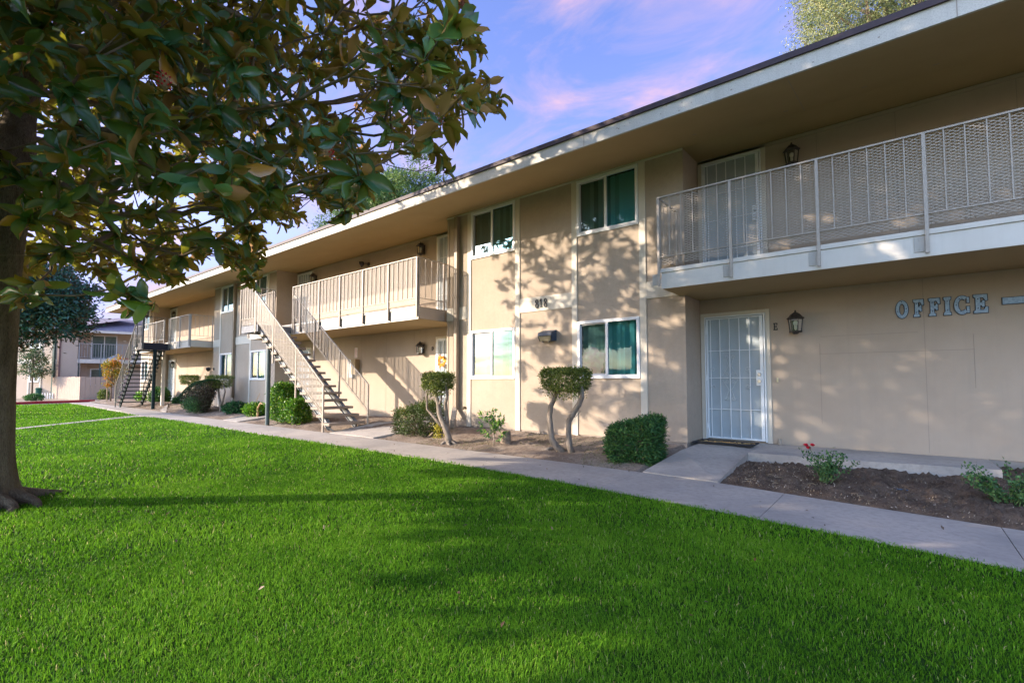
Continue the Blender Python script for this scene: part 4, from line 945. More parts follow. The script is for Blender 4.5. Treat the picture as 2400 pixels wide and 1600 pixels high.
def b_big():
    parts_ = []; c = (-13.60, 6.72, .40); P, Nn = sample_box(7500, c, (.80, .66, .98), shell=.07, noise=.03); P = lump(P, c, 3, .05, 11)
    c2 = (-12.95, 6.68, .20); Q, Mn = sample_box(5200, c2, (.72, .6, .60), shell=.08, noise=.035); Q = lump(Q, c2, 3, .06, 12)
    a = leaf_mesh('foliage', np.vstack([P, Q]), np.vstack([Nn, Mn]), .062, .034, G_BRIGHT, jit=.8, lie=.3)
    r = random.Random(6); ls = [(wiggle((-13.0 + r.uniform(-.12, .12), 6.62, -.2), (-13.1 + r.uniform(-.5, .4), 6.7 + r.uniform(-.2, .2), .2), 4, .015, RNG), [.024, .02, .015, .011, .007]) for k in range(8)]
    return [a, stems('stem', ls, BARK_G, None)]
shrub('shrub', 'bright green glossy two humped shrub beside the stair support pole', 'shrub', (-13.1, 6.65, -.19), b_big)
def b_cone():
    # leaning shrub: smooth green clipped top, bare brown side
    n = 9000; r = RNG; u = r.uniform(0, 1, n) ** .8; a = r.uniform(0, 2 * math.pi, n); rad_ = np.sqrt(r.uniform(.0, 1, n))
    ax0 = np.array([-21.7, 6.9, .22]); ax1 = np.array([-18.95, 6.7, 1.02]); d = ax1 - ax0; s_ = unit(np.cross(d, [0, 0, 1.])[None])[0]; up = unit(np.cross(s_, d)[None])[0]
    t = r.uniform(0, 1, n); wv = .52 * np.sqrt(np.clip(1 - (2 * t - 1) ** 4, .05, 1)); q = r.uniform(-1, 1, n)
    P = ax0 + d * t[:, None] + s_ * (q * wv)[:, None] + up * (.16 * (1 - q ** 2) * np.sin(math.pi * np.clip(t, .02, .98)) ** .6 + r.normal(0, .012, n))[:, None]
    a1 = leaf_mesh('clipped_top', P, np.tile(up, (n, 1)), .045, .02, foliage_mat('foliage_flat_top', [(0, (.01, .045, .02)), (.6, (.02, .10, .03)), (1, (.06, .16, .04))], trans=.15), jit=.5, lie=.6)
    m = 11000; t = r.uniform(0, 1, m); q = r.uniform(-1, 1, m); h = r.uniform(0, 1, m) ** .8; top = ax0 + d * t[:, None] + s_ * (q * .50 * np.sqrt(np.clip(1 - (2 * t - 1) ** 4, .05, 1)))[:, None]
    base = np.array([-20.0, 6.75, -.15]); B = top * [[.42, .42, 1]] + base * [[.58, .58, 0]]; B[:, 2] = -.12 + .18 * r.uniform(0, 1, m)
    P2_ = top * (1 - h)[:, None] + B * h[:, None]
    a2 = leaf_mesh('brown_side', P2_, rand_dirs(m), .06, .026, G_BROWN, jit=.9)
    k = (h > .4) & (P2_[:, 2] < .45) & (P2_[:, 0] < -19.6); Pg = P2_[k] + r.normal(0, .05, (k.sum(), 3)) + [0, -.12, 0]
    a3 = leaf_mesh('lower_foliage', Pg, rand_dirs(len(Pg)), .05, .024, G_DARK, jit=.9)
    rr_ = random.Random(3); ls = []
    for i in range(12):
        tt = rr_.random(); e = ax0 + d * tt + s_ * rr_.uniform(-.35, .35); ls.append((wiggle(base + [rr_.uniform(-.15, .15), rr_.uniform(-.1, .1), -.05], e, 4, .03, RNG), [.035, .028, .02, .014, .008]))
    return [a1, a2, a3, stems('stem', ls, BARK_G, None)]
shrub('clipped_shrub', 'leaning shrub with a smooth slanted green top and bare brown sides', 'shrub', (-20, 6.75, -.16), b_cone)
def b_far(cx_, cy_, cz_, s, trunk, seed, sz__=.38, sx=.78, tap=.35):
    def f():
        c = (cx_, cy_, cz_); P, Nn = sample_box(3000, c, (sx * 1.15, sx * 1.15, sz__), shell=.06, noise=.025, taper=tap)
        a = leaf_mesh('crown', P, Nn, .05, .024, G_TOP, jit=.8, lie=.3); return [a, stems('trunk', trunk, BARK_G, None, 8)]
    return f
shrub('clipped_tree', 'clipped tree with a V shaped pale trunk in front of the far block windows', 'small tree', (-19.1, 7.1, -.1),
      b_far(-19.35, 7.1, .98, 1, [([(-19.1, 7.1, -.15), (-19.15, 7.1, .1), (-19.3, 7.1, .4), (-19.45, 7.1, .85)], [.06, .05, .04, .03]), ([(-19.12, 7.1, .12), (-18.95, 7.1, .35), (-18.8, 7.1, .62), (-18.95, 7.1, .85)], [.04, .034, .03, .02])], 1, .42, .62, .25))
shrub('clipped_tree', 'smallest clipped tree peeping over the leaning shrub, beside the far doors', 'small tree', (-23.6, 7.5, -.05),
      b_far(-23.75, 7.55, 1.06, 1, [([(-23.6, 7.5, -.1), (-23.7, 7.5, .3), (-23.55, 7.5, .6), (-23.7, 7.5, .9)], [.05, .04, .035, .02])], 2, .36, .52, .3))
def b_low(c, s, n, mat, ln, wd, stem=True, up=.4):
    def f():
        P = rand_dirs(n) * (RNG.uniform(.2, 1, n) ** .5)[:, None] * np.array(s) / 2 + np.array(c); P[:, 2] = np.maximum(P[:, 2], c[2] - s[2] * .35)
        a = leaf_mesh('foliage', P, unit(P - np.array(c) + [0, 0, up * s[2]]), ln, wd, mat, jit=.6, lie=.2)
        ls = [(wiggle((c[0], c[1], -.16), tuple(np.array(c) + RNG.normal(0, .25, 3) * np.array(s)), 3, .01, RNG), [.014, .011, .008, .004]) for k in range(6)]
        return [a, stems('stem', ls, BARK_G, None)]
    return f
shrub('low_plant', 'low spreading blue green plant right of the V shaped clipped tree', 'plant', (-18.2, 7.25, -.08), b_low((-18.1, 7.2, .04), (1.25, .7, .42), 1100, G_TEAL, .12, .05))
shrub('low_plant', 'low bright green plant with tall dry stalks at the foot of the far block', 'plant', (-15.9, 7.0, -.1), b_low((-15.95, 6.95, .08), (1.0, .7, .46), 1300, G_BRIGHT, .10, .04))
m_ = MB(); m_.tube([(-15.5, 6.8, -.1), (-15.52, 6.8, .15), (-15.3, 6.78, .33), (-15.1, 6.76, .30)], [.03, .03, .022, .01], 7); m_.tube([(-16.1, 7.0, .2), (-16.05, 7.0, .4), (-15.85, 7.0, .62)], [.015, .01, .006], 6)
o = m_.build('dry_stalk', material('dry_stalk', (.42, .27, .14), .8)); tag(o, 'curled dry orange brown stalks by the low bright green plant and the stair pole', 'stalk')
shrub('shrub', 'dark shadowed shrub beside the far ground floor door behind the cream post', 'shrub', (-28.9, 8.0, -.05), b_low((-29.0, 7.95, .22), (1.15, .8, .95), 2200, G_DARK, .12, .06))
shrub('low_plant', 'small round plant at the foot of the far ground floor door', 'plant', (-26.2, 7.9, -.05), b_low((-26.1, 7.9, .05), (.7, .5, .36), 500, G_TEAL, .12, .06))
shrub('shrub', 'light green shrub seen behind the dark green stairs', 'shrub', (-31.5, 8.3, -.1), b_low((-31.3, 8.0, .15), (2.4, .9, .75), 1700, G_BRIGHT, .12, .05))
def b_sap():
    r = np.random.default_rng(21); ls = []; B = np.array([-5.70, 6.58, -.19]); LP = []; LN = []
    tips = [(-5.99, 6.55, .44), (-5.86, 6.6, .40), (-5.66, 6.55, .48), (-5.50, 6.6, .28), (-5.93, 6.5, .22), (-5.42, 6.6, .10), (-5.80, 6.65, .30), (-5.60, 6.5, .16), (-5.98, 6.6, .10), (-5.55, 6.58, .38)]
    ls.append(([tuple(B), (-5.69, 6.58, 0), (-5.70, 6.57, .18), (-5.68, 6.57, .34)], [.014, .011, .008, .005]))
    for tp in tips:
        z0_ = r.uniform(-.05, .2); p = wiggle((-5.70, 6.58, z0_), tp, 4, .012, r, (0, 0, -.02)); ls.append((p, [.007, .006, .005, .004, .003]))
        for q in np.linspace(.35, 1, 8):
            i = min(3, int(q * 4)); a = np.array(p[i]); b = np.array(p[i + 1]); c = a + (b - a) * (q * 4 - i)
            for k in range(5): LP.append(c + r.normal(0, .022, 3)); LN.append(unit((c - np.array([-5.7, 6.58, .1]))[None])[0] + r.normal(0, .6, 3))
    a = leaf_mesh('foliage', np.array(LP), unit(np.array(LN)), .065, .032, foliage_mat('foliage_sapling', [(0, (.02, .09, .03)), (.5, (.05, .19, .03)), (1, (.30, .44, .07))], trans=.35), jit=.5, lie=.2)
    return [a, stems('stem', ls, BARK_G, None, 6)]
shrub('sapling', 'young sapling with upright leafy shoots in front of the sunlit wall', 'sapling', (-5.7, 6.58, -.19), b_sap)
def b_rose(bx, by, spread, hgt, seed, nst, flowers, lean=0):
    def f():
        r = np.random.default_rng(seed); ls = []; LP = []; LN = []; B = np.array([bx, by, -.22])
        for k in range(nst):
            a = r.uniform(0, 2 * math.pi); e = B + [math.cos(a) * spread * r.uniform(.3, 1) + lean, math.sin(a) * spread * .7 * r.uniform(.3, 1), hgt * r.uniform(.6, 1.05)]
            p = wiggle(tuple(B + r.normal(0, .02, 3) * [1, 1, 0]), tuple(e), 5, .008, r, (0, 0, .02)); ls.append((p, [.006, .0055, .005, .004, .003, .002]))
            for q in np.linspace(.35, 1, 11):
                i = min(4, int(q * 5)); c = np.array(p[i]) + (np.array(p[i + 1]) - np.array(p[i])) * (q * 5 - i)
                for _ in range(4): LP.append(c + r.normal(0, .02, 3)); LN.append(r.normal(0, 1, 3) + [0, 0, .8])
        out_ = [leaf_mesh('foliage', np.array(LP), unit(np.array(LN)), .034, .022, G_ROSE, jit=.6, lie=.1), stems('stem', ls, material('rose_stem', (.10, .17, .06), .7), None, 5)]
        if flowers:
            tip = (bx - .13, by - .02, .22); out_.append(stems('flower_stalk', [([tuple(B), (bx - .04, by, 0), (bx - .09, by, .12), tip], [.006, .005, .004, .003])], MATS['rose_stem'], None, 5))
            for fx_, fz_ in ((-.165, .235), (-.10, .24), (-.14, .205)):
                m_ = MB(); c = Vector((bx + fx_, by - .03, fz_ + .0)); rr_ = random.Random(int(fx_ * 1000))
                for j in range(16):
                    a = rr_.random() * 6.28; el = rr_.uniform(.1, 1.3); d = Vector((math.cos(a) * math.cos(el), math.sin(a) * math.cos(el), math.sin(el))) * .038; s_ = d.cross(Vector((0, 0, 1))).normalized() * .018
                    m_.add([c, c + d * .7 + s_, c + d, c + d * .7 - s_], [(0, 1, 2, 3)])
                out_.append(m_.build('flower', material('rose_petal', (.62, .015, .05), .6)))
        return out_
    return f
shrub('rose_bush', 'small rose bush with a red bloom cluster right of the office door', 'rose bush', (-.72, 6.58, -.2), b_rose(-.72, 6.58, .27, .42, 5, 18, True, .06))
shrub('rose_bush', 'wider rose bush without blooms at the right edge of the bed', 'rose bush', (.74, 6.42, -.2), b_rose(.76, 6.42, .36, .42, 9, 26, False, .03))

# ================================================================== THE BIG MAGNOLIA
mg = empty('magnolia_tree', (-6.82, .56, -.2)); tag(mg, 'large magnolia with thick glossy leaves, rusty undersides and a furrowed trunk at the left edge', 'tree')
TB = np.array([-6.90, .53, -.2])
NODE = [TB + [0, 0, .2], TB + [0, .0, 1.2], TB + [.02, .01, 2.2], TB + [.03, .03, 3.1], TB + [-.15, .1, 4.0], TB + [-.1, .2, 5.0], TB + [0, .1, 6.2]]
def in_poly(px, py, poly):
    ins = np.zeros(len(px), bool); n = len(poly); j = n - 1
    for i in range(n):
        xi, yi = poly[i]; xj, yj = poly[j]
        c = ((yi > py) != (yj > py)) & (px < (xj - xi) * (py - yi) / (yj - yi + 1e-12) + xi); ins ^= c; j = i
    return ins
# the crown's outline as the gardener and the wind left it (checked in the photograph)
SIL = [(-300, -900), (1085, -900), (1085, -20), (1105, 30), (1110, 80), (1130, 115), (1130, 165), (1165, 205), (1180, 235), (1120, 250), (1075, 255), (1060, 285), (1045, 300), (1040, 340), (1030, 385), (1010, 350), (960, 350), (925, 330),
       (915, 355), (905, 420), (890, 450), (855, 475), (815, 500), (770, 490), (735, 470), (715, 450), (690, 450), (700, 510), (660, 520), (620, 500), (600, 515), (622, 570), (600, 600), (598, 640), (570, 640), (535, 610), (508, 575), (500, 535), (470, 545),
       (462, 600), (445, 625), (415, 655), (375, 655), (330, 640), (300, 625), (285, 600), (262, 625), (235, 655), (215, 640), (190, 610), (160, 600), (120, 620), (60, 640), (-300, 660)]
HOLES = [[(690, 170), (800, 190), (870, 255), (910, 310), (900, 345), (850, 320), (800, 280), (740, 250)], [(250, 470), (330, 425), (420, 415), (500, 440), (520, 500), (440, 530), (330, 500)], [(285, 520), (330, 520), (330, 600), (290, 600)], [(355, 395), (440, 380), (470, 420), (380, 430)]]
r = np.random.default_rng(42)
def crown_pts(n, c, R, zlo):
    P = rand_dirs(n, r) * (r.uniform(0, 1, n) ** .42)[:, None] * np.array(R) + np.array(c); return P[P[:, 2] > zlo]
P = crown_pts(10500, (-6.6, .75, 4.9), (5.3, 5.3, 4.2), 1.95)
# low skirt of hanging branches
n = 5200; a = r.uniform(0, 2 * math.pi, n); q = np.sqrt(r.uniform(.12, 1, n)) * 5.2; P = np.vstack([P, np.stack([-6.6 + q * np.cos(a), .75 + q * np.sin(a), 1.95 + r.gamma(2, .5, n)], 1)])
u, v, f = project(P); infr = (f > .3) & (u > -60) & (u < 2460) & (v > -60) & (v < 1660)
keep = ~infr | in_poly(u, v, SIL)
for hi_, h in enumerate(HOLES): keep &= ~(in_poly(u, v, h) & infr & (r.uniform(0, 1, len(u)) < (.93 if hi_ == 0 else .45)))
dc = np.linalg.norm(P - np.array([0, 0, CAMH]), axis=1); keep &= (dc > 2.4) & ((f > 2.25) | ~((u > -200) & (v > -150)))
keep &= ~((np.hypot(P[:, 0] + 6.8, P[:, 1] - .56) < .9) & (P[:, 2] < 4.2))
S_ = (-(P[:, 0] + 6.6) - (P[:, 1] - .75)) / 1.414; keep &= P[:, 2] > 1.95 + .15 * np.maximum(0, S_ - .2)
P = P[keep]; u, v, f = u[keep], v[keep], f[keep]; infr = infr[keep]
# fewer clusters off-frame, keep those that shade the wall
sel = r.uniform(0, 1, len(P)) < np.where(infr, .34, np.where(P[:, 2] > 4.0, .74, .55)); P = P[sel]
# a few outlying sprays
extra = []
def at(uu, vv, d):
    x = (uu - 1200) / F_PX; y = -(vv - 837.2) / F_PX; fw = _cp - y * _sp; up = _sp + y * _cp; D = np.array([x * _cy - fw * _sy, x * _sy + fw * _cy, up]); fh = -D[0] * _sy + D[1] * _cy
    return D / fh * d + [0, 0, CAMH]
for (uu, vv, d) in [(1170, 228, 5.4), (1150, 250, 5.4), (1140, 190, 5.4), (1120, 110, 5.3), (1045, 400, 5.6), (1035, 380, 5.6), (300, 690, 3.4), (345, 700, 3.4), (270, 675, 3.5), (590, 615, 6.2), (575, 640, 6.2), (560, 600, 6.3), (545, 585, 6.3), (585, 655, 6.2), (395, 640, 5.0), (610, 585, 6.4), (60, 690, 3.4), (85, 665, 3.8),
                     (90, 60, 2.6), (215, 130, 2.55), (300, 60, 2.5), (410, 120, 2.6), (330, 230, 2.55), (160, 210, 2.5), (60, 120, 2.5), (500, 60, 2.8), (560, 180, 2.7), (600, 90, 3.0), (650, 30, 3.1), (440, 20, 2.6), (700, 330, 2.8), (640, 390, 2.9), (560, 350, 2.8), (250, 330, 2.5), (420, 300, 2.9), (500, 250, 2.8), (10, 30, 2.5), (30, 230, 2.6), (690, 240, 3.0), (130, 20, 2.6), (370, 10, 2.8)]: extra.append(at(uu, vv, d))
# thin out behind the hand placed near sprays
P = np.vstack([np.array(extra), P]); NP_ = len(P)
# --- branches: connect every spray to the nearest wood, from the trunk outwards
def densify(a, b, step): n = max(1, int(np.linalg.norm(b - a) / step)); return [a + (b - a) * k / n for k in range(1, n + 1)]
nodes = [NODE[0]]; par = [-1]; cost = [0.]
for b in NODE[1:]:
    for p in densify(nodes[-1], b, .3): nodes.append(p); par.append(len(nodes) - 2); cost.append(cost[-1] + .05)
order = np.argsort(np.linalg.norm(P - NODE[3], axis=1)); tipnode = {}
NA = np.zeros((60000, 3)); CA = np.zeros(60000); m = len(nodes); NA[:m] = nodes; CA[:m] = cost; trunk_low = 10
for oi in order:
    p = P[oi]; d = np.linalg.norm(NA[:m] - p, axis=1); sc_ = d + .42 * CA[:m]; sc_[:trunk_low] += 9
    sc_ += np.where(d > .01, .25 * np.maximum(0, (NA[:m, 2] - p[2]) / np.maximum(d, .1)), 0)
    j = int(np.argmin(sc_)); a = NA[j]; L_ = d[j]; k = max(1, int(L_ / .22)); prev = j
    bow = rand_dirs(1, r)[0] * L_ * .09 + np.array([0, 0, -.05 * L_])
    for i in range(1, k + 1):
        t = i / k; q = a + (p - a) * t + bow * math.sin(math.pi * t) + (r.normal(0, .018, 3) if i < k else 0)
        NA[m] = q; CA[m] = CA[prev] + L_ / k; par.append(prev); prev = m; m += 1
    tipnode[oi] = prev
cnt = np.zeros(m)
for t in tipnode.values(): cnt[t] += 1
for i in range(m - 1, 0, -1): cnt[par[i]] += cnt[i]
RAD = .0042 * np.maximum(cnt, 1) ** .46; RAD[:len(nodes)] = np.maximum(RAD[:len(nodes)], .06)
for i in range(len(nodes)):
    z = NA[i, 2]; RAD[i] = max(.05, .165 - .012 * max(0, z - .3)) if z > .1 else .17
# chains -> tubes (numpy)
child = [[] for _ in range(m)]
for i in range(1, m): child[par[i]].append(i)
mbB = MB(); mbT = MB(); stack = [(0, 0)]; main = []
# trunk proper, with root flare and furrows
zs = [-.26, -.2, -.14, -.08, 0, .1, .2, .35, .6, .9, 1.3, 1.7, 2.1, 2.45, 2.6, 2.75, 3.0, 3.3, 3.7, 4.2]; nn = 40; vs = []; fs = []
for zi, z in enumerate(zs):
    cxy = np.array([np.interp(z, [q[2] for q in NODE], [q[0] for q in NODE]), np.interp(z, [q[2] for q in NODE], [q[1] for q in NODE])])
    base = .158 - .009 * z + .17 * math.exp(-(z + .26) / .13) + .03 * math.exp(-(z + .2) / .5) + (.025 * math.exp(-((z - 2.6) / .16) ** 2)) + (.05 * math.exp(-((z - 3.1) / .3) ** 2))
    for k in range(nn):
        a = 2 * math.pi * k / nn; fl_ = 1 + .30 * math.exp(-(z + .24) / .09) * (math.sin(5 * a + .8) * .5 + math.sin(3 * a + 2) * .5) + .018 * math.sin(9 * a + z * 3) + .014 * math.sin(17 * a - z * 5) + r.normal(0, .008)
        vs.append((cxy[0] + base * fl_ * math.cos(a), cxy[1] + base * fl_ * math.sin(a), z))
for i in range(len(zs) - 1):
    for k in range(nn): fs.append((i * nn + k, i * nn + (k + 1) % nn, (i + 1) * nn + (k + 1) % nn, (i + 1) * nn + k))
mbT.add(vs, fs)
# surface roots in front
for a0, ln_ in ((-.75, .62), (-.35, .50), (.1, .42), (-1.3, .55), (.7, .4), (2.2, .5), (3.3, .5)):
    pts = []; 
    for i in range(7):
        t = i / 6; a = a0 + .25 * math.sin(t * 3 + a0); pts.append((TB[0] + (.15 + ln_ * t) * math.cos(a), TB[1] + (.15 + ln_ * t) * math.sin(a), -.17 + .07 * (1 - t) ** 2 - .05 * t))
    mbT.tube(pts, [.075, .066, .058, .05, .042, .034, .02], 9)
trunk = mbT.build('trunk', BARK, None, smooth=True)
stack = [c for c in range(len(nodes))]
done = set(range(len(nodes))); work = []
for i in range(len(nodes)):
    for c in child[i]:
        if c >= len(nodes): work.append((i, c))
while work:
    a, c = work.pop(); chain = [a, c]; cur = c
    while child[cur]:
        ch = sorted(child[cur], key=lambda k: -cnt[k])
        for o_ in ch[1:]: work.append((cur, o_))
        cur = ch[0]; chain.append(cur)
    R1 = [min(RAD[k], RAD[c] * 1.25) for k in chain]; R1[0] = R1[1] if len(R1) > 1 else R1[0]
    big = max(R1); mbB.tube([NA[k] for k in chain], R1, 10 if big > .05 else (6 if big > .012 else 4), caps=False)
limbs = mbB.build('limbs', BARK_T, None, smooth=True)
# --- leaves : thick elliptic blades in rosettes
MV = []; 
for j, (y, wv, z) in enumerate([(0, .03, 0), (.10, .10, .0), (.3, .40, .01), (.55, .50, -.01), (.8, .36, -.05), (.94, .14, -.08), (1.0, .0, -.10)]):
    for x in (-1, 0, 1): MV.append((x * wv, y, z + (.055 if x else 0) * (1 if wv > .05 else 0)))
MQ = [(3 * j + i, 3 * j + i + 1, 3 * j + i + 4, 3 * j + i + 3) for j in range(6) for i in range(2)]
LP = []; LD = []; LU = []; LL = []; LR = []
for oi in range(NP_):
    tn = tipnode[oi]; p = NA[tn]; ax = unit((p - NA[par[tn]])[None])[0]; ax = unit((ax * .8 + np.array([0, 0, .35]) + r.normal(0, .35, 3))[None])[0]
    n = r.integers(7, 11); s0 = r.uniform(.8, 1.12); ph = r.uniform(0, 6.28)
    x = unit(np.cross(ax, [.3, .5, .81])[None])[0]; y = np.cross(ax, x); tone = r.normal(0, .12)
    for k in range(n):
        a = ph + k * 2.4; op = r.uniform(.55, 1.45) if k < n - 2 else r.uniform(.2, .5); rdl = x * math.cos(a) + y * math.sin(a)
        d = ax * math.cos(op) + rdl * math.sin(op); d = unit((d + np.array([0, 0, -.55 * r.uniform(.2, 1.7)]))[None])[0]
        LP.append(p - ax * .02 * k * .5 + d * .015); LD.append(d); outw = unit((p - np.array([-6.6, .75, 4.3]))[None])[0]; LU.append(unit((ax * .45 + outw * .8 + np.array([0, 0, .35]) + r.normal(0, .5, 3))[None])[0]); LL.append(.178 * s0 * r.uniform(.75, 1.15)); LR.append(np.clip(.42 + tone + r.normal(0, .16), 0, 1) if r.uniform() > .035 else 1.2)
LP, LD, LU, LL = map(np.array, (LP, LD, LU, LL)); LR = np.clip(np.array(LR) / 1.2, 0, 1)
ww = LL * r.uniform(.34, .50, len(LL)); grp = r.integers(0, 4, len(LL)); Vs = []; Qs = []; Rs = []; o_ = 0
for gi, (fold, curl, wav) in enumerate([(1, 1, 0), (2.2, 2.4, .012), (.4, -1.2, .02), (1.6, 4.0, .03)]):
    T = [(x * (1 + .12 * math.sin(9 * y + gi)), y, (z * curl) + (abs(x) > .01) * (.055 * (fold - 1)) + wav * math.sin(11 * y + 3 * gi) * (x * 2.2)) for x, y, z in MV]
    k = grp == gi; V_, Q_, _ = leaves(LP[k], LD[k], LU[k], LL[k], ww[k], T, MQ); Vs.append(V_); Qs.append(Q_ + o_); o_ += len(V_); Rs.append(LR[k])
V = np.vstack(Vs); Q = np.vstack(Qs); LR = np.concatenate(Rs)
G_MAG = foliage_mat('magnolia_leaf', [(0, (.026, .095, .055)), (.35, (.045, .18, .085)), (.65, (.11, .28, .07)), (.86, (.22, .38, .06)), (.95, (.46, .42, .05)), (1, (.55, .27, .04))],
                    back=[(0, (.28, .14, .05)), (.5, (.46, .22, .07)), (.85, (.32, .27, .08)), (1, (.55, .26, .06))], trans=.26, rough=.22, spec=.8, tcol=(.46, .46, .04))
crown = mesh_np('crown', V, Q, G_MAG, None, np.repeat(LR, len(MV)), smooth=True)
print('magnolia sprays', NP_, 'leaves', len(LP), 'nodes', m)
kids(mg, trunk, limbs, crown)
# --- seed cones
tips = np.array([NA[tipnode[i]] for i in range(NP_)]); tu, tv, tf = project(tips)
M_CONE = material('cone_tan', (.34, .22, .11), .8, (.22, .17, .08), 60); M_SEED = material('seed_red', (.55, .012, .015), .3, spec=.5)
for (cu, cv, mx_) in [(385, 190, 2.6), (768, 355, 3.2), (787, 390, 3.4), (912, 125, 4.2), (1083, 12, 5.5), (583, 140, 4), (610, 480, 7), (1032, 285, 6), (913, 447, 7), (230, 372, 5)]:
    if mx_ < 3.5: i = None; c = at(cu, cv, mx_)
    else:
        sc_ = np.hypot(tu - cu, tv - cv) + 12 * np.abs(tf - mx_); i = int(np.argmin(np.where(tf > 1.5, sc_, 1e9))); c = tips[i] + [0, 0, .05]; c = at(cu, cv, tf[i] - .05) if np.hypot(tu[i] - cu, tv[i] - cv) < 60 else c
    mc = MB(); s_ = .9 if mx_ < 3.5 else 1.15
    mc.lathe([(.004, -.055), (.022, -.04), (.030, -.01), (.028, .02), (.016, .048), (.004, .058)], (c[0], c[1], c[2]), 10)
    rr_ = random.Random(int(cu))
    for k in range(46):
        a = k * 2.4; z = -.045 + .095 * k / 46; R2 = .031 * math.sqrt(max(.1, 1 - (z / .06) ** 2)); q = Vector((c[0] + R2 * math.cos(a), c[1] + R2 * math.sin(a), c[2] + z)); d = Vector((math.cos(a), math.sin(a), .3)).normalized()
        if rr_.random() < .6: mc.tube([q, q + d * .006, q + d * .013], [.003, .0062, .002], 6, mi=1)
        else: mc.add([q, q + d * .02 + Vector((0, 0, .004)), q + Vector((0, 0, .012))], [(0, 1, 2)])
    o = mc.build('seed_cone', [M_CONE, M_SEED]); o.location = (0, 0, 0); kids(mg, o)
# ================================================================== TREES BEYOND THE ROOF AND AT THE FAR LEFT
def big_tree(label, base, lobes, n, ln, wd, mat, trunk_r, seed, group=None, droop=.0, rnd_by=None, limb=True, clump=.55):
    r_ = np.random.default_rng(seed); e = empty('tree', tuple(base)); tag(e, label, 'tree', group); cs = []; rs = []; wts = []
    for (c, R) in lobes: cs.append(np.array(c, float)); rs.append(np.array(R, float)); wts.append(R[0] * R[1] * R[2])
    wts = np.array(wts) / sum(wts); nc = max(30, n // 55); pick = r_.choice(len(cs), nc, p=wts)
    C = np.array([cs[k] for k in pick]) + rand_dirs(nc, r_) * (r_.uniform(.15, 1, nc) ** .45)[:, None] * np.array([rs[k] for k in pick])
    k = r_.integers(0, nc, n); P = C[k] + r_.normal(0, clump * .5, (n, 3)) * [1, 1, .7]
    ctr = np.mean(cs, 0); Nn = unit(P - C[k] + 1e-4 + unit(P - ctr) * .4); tone = r_.uniform(0, 1, nc)[k] * .6 + .2
    D = Nn.copy(); D[:, 2] -= droop
    a = leaf_mesh('crown', P, unit(D), ln, wd, mat, rnd=tone, jit=.7, lie=.3, r=r_)
    B = np.array(base, float); ls = [([tuple(B - [0, 0, .1]), tuple(B + (cs[0] - B) * .5), tuple(cs[0])], [trunk_r, trunk_r * .75, trunk_r * .4])]
    if limb:
        for q in range(26):
            t = r_.uniform(.45, 1); s_ = B + (cs[0] - B) * t; ls.append((wiggle(tuple(s_), tuple(C[r_.integers(0, nc)]), 4, .08, r_), [trunk_r * .32, trunk_r * .25, trunk_r * .18, trunk_r * .12, trunk_r * .05]))
    kids(e, a, stems('trunk', ls, BARK, None, 8)); return e
F_BLUE = foliage_mat('foliage_bluegreen', [(0, (.015, .05, .035)), (.4, (.03, .10, .07)), (.75, (.05, .15, .09)), (1, (.16, .18, .05))], back=[(0, (.10, .05, .02)), (1, (.16, .10, .03))], trans=.12, rough=.35)
F_CON = foliage_mat('foliage_conifer', [(0, (.03, .08, .03)), (.4, (.08, .17, .05)), (.8, (.18, .28, .06)), (1, (.34, .38, .10))], trans=.3)
F_PALE = foliage_mat('foliage_eucalyptus', [(0, (.07, .12, .04)), (.35, (.20, .26, .10)), (.7, (.38, .40, .16)), (1, (.58, .54, .24))], trans=.3)
F_AUT = foliage_mat('foliage_autumn', [(0, (.10, .14, .02)), (.4, (.30, .28, .03)), (.75, (.50, .22, .03)), (1, (.42, .09, .02))], trans=.35)
F_YNG = foliage_mat('foliage_young', [(0, (.03, .07, .03)), (.5, (.09, .15, .06)), (.85, (.18, .22, .09)), (1, (.25, .10, .06))], trans=.3)
def ctr(u_, v_, d_): return at(u_, v_, d_)
c = ctr(0, 700, 17.5); c2 = ctr(115, 680, 17.5); c3 = ctr(105, 745, 17.1); c4 = ctr(165, 700, 17.5); c5 = ctr(-190, 640, 17.5)
big_tree('round blue green tree behind the magnolia trunk, hiding the left roof of the far house', (c[0] - .2, c[1] - .2, -.2), [(c, (2.35, 2.35, 1.8)), (c2, (1.1, 1.25, 1.25)), (c3, (1.25, 1.25, .8)), (c4, (.72, .72, .85)), (c5, (2.5, 2.5, 2.3))], 60000, .15, .068, F_BLUE, .14, 31, clump=.42)
c = ctr(78, 838, 33); b_ = ctr(75, 929, 33)
big_tree('slender young tree with a thin bare trunk near the lit wall of the far house', (b_[0], b_[1], -.2), [(c, (.75, .75, .85)), (ctr(62, 872, 33), (.75, .6, .35)), (ctr(98, 868, 33), (.6, .6, .4))], 2600, .13, .07, F_YNG, .06, 32, clump=.35)
c = ctr(264, 868, 27); b_ = ctr(259, 940, 27)
big_tree('small staked tree with orange and yellow autumn leaves left of the dark green stairs', (b_[0], b_[1], -.2), [(c, (.42, .42, .55)), (ctr(255, 893, 27), (.38, .38, .30)), (ctr(270, 850, 27), (.25, .25, .35))], 1700, .11, .06, F_AUT, .035, 33, clump=.22)
m_ = MB()
for du in (-9, 10): p = ctr(259 + du, 938, 27.0); m_.tube([(p[0], p[1], -.25), (p[0] + .02 * (1 if du < 0 else -1), p[1], 1.12)], .028, 7)
tag(m_.build('tree_stake', material('stake_wood', (.42, .34, .22), .8)), 'pair of pale wooden stakes holding the autumn coloured tree', 'stake')
c = ctr(950, 470, 32); b_ = (c[0], c[1], -.2)
tp = ctr(978, 365, 32)
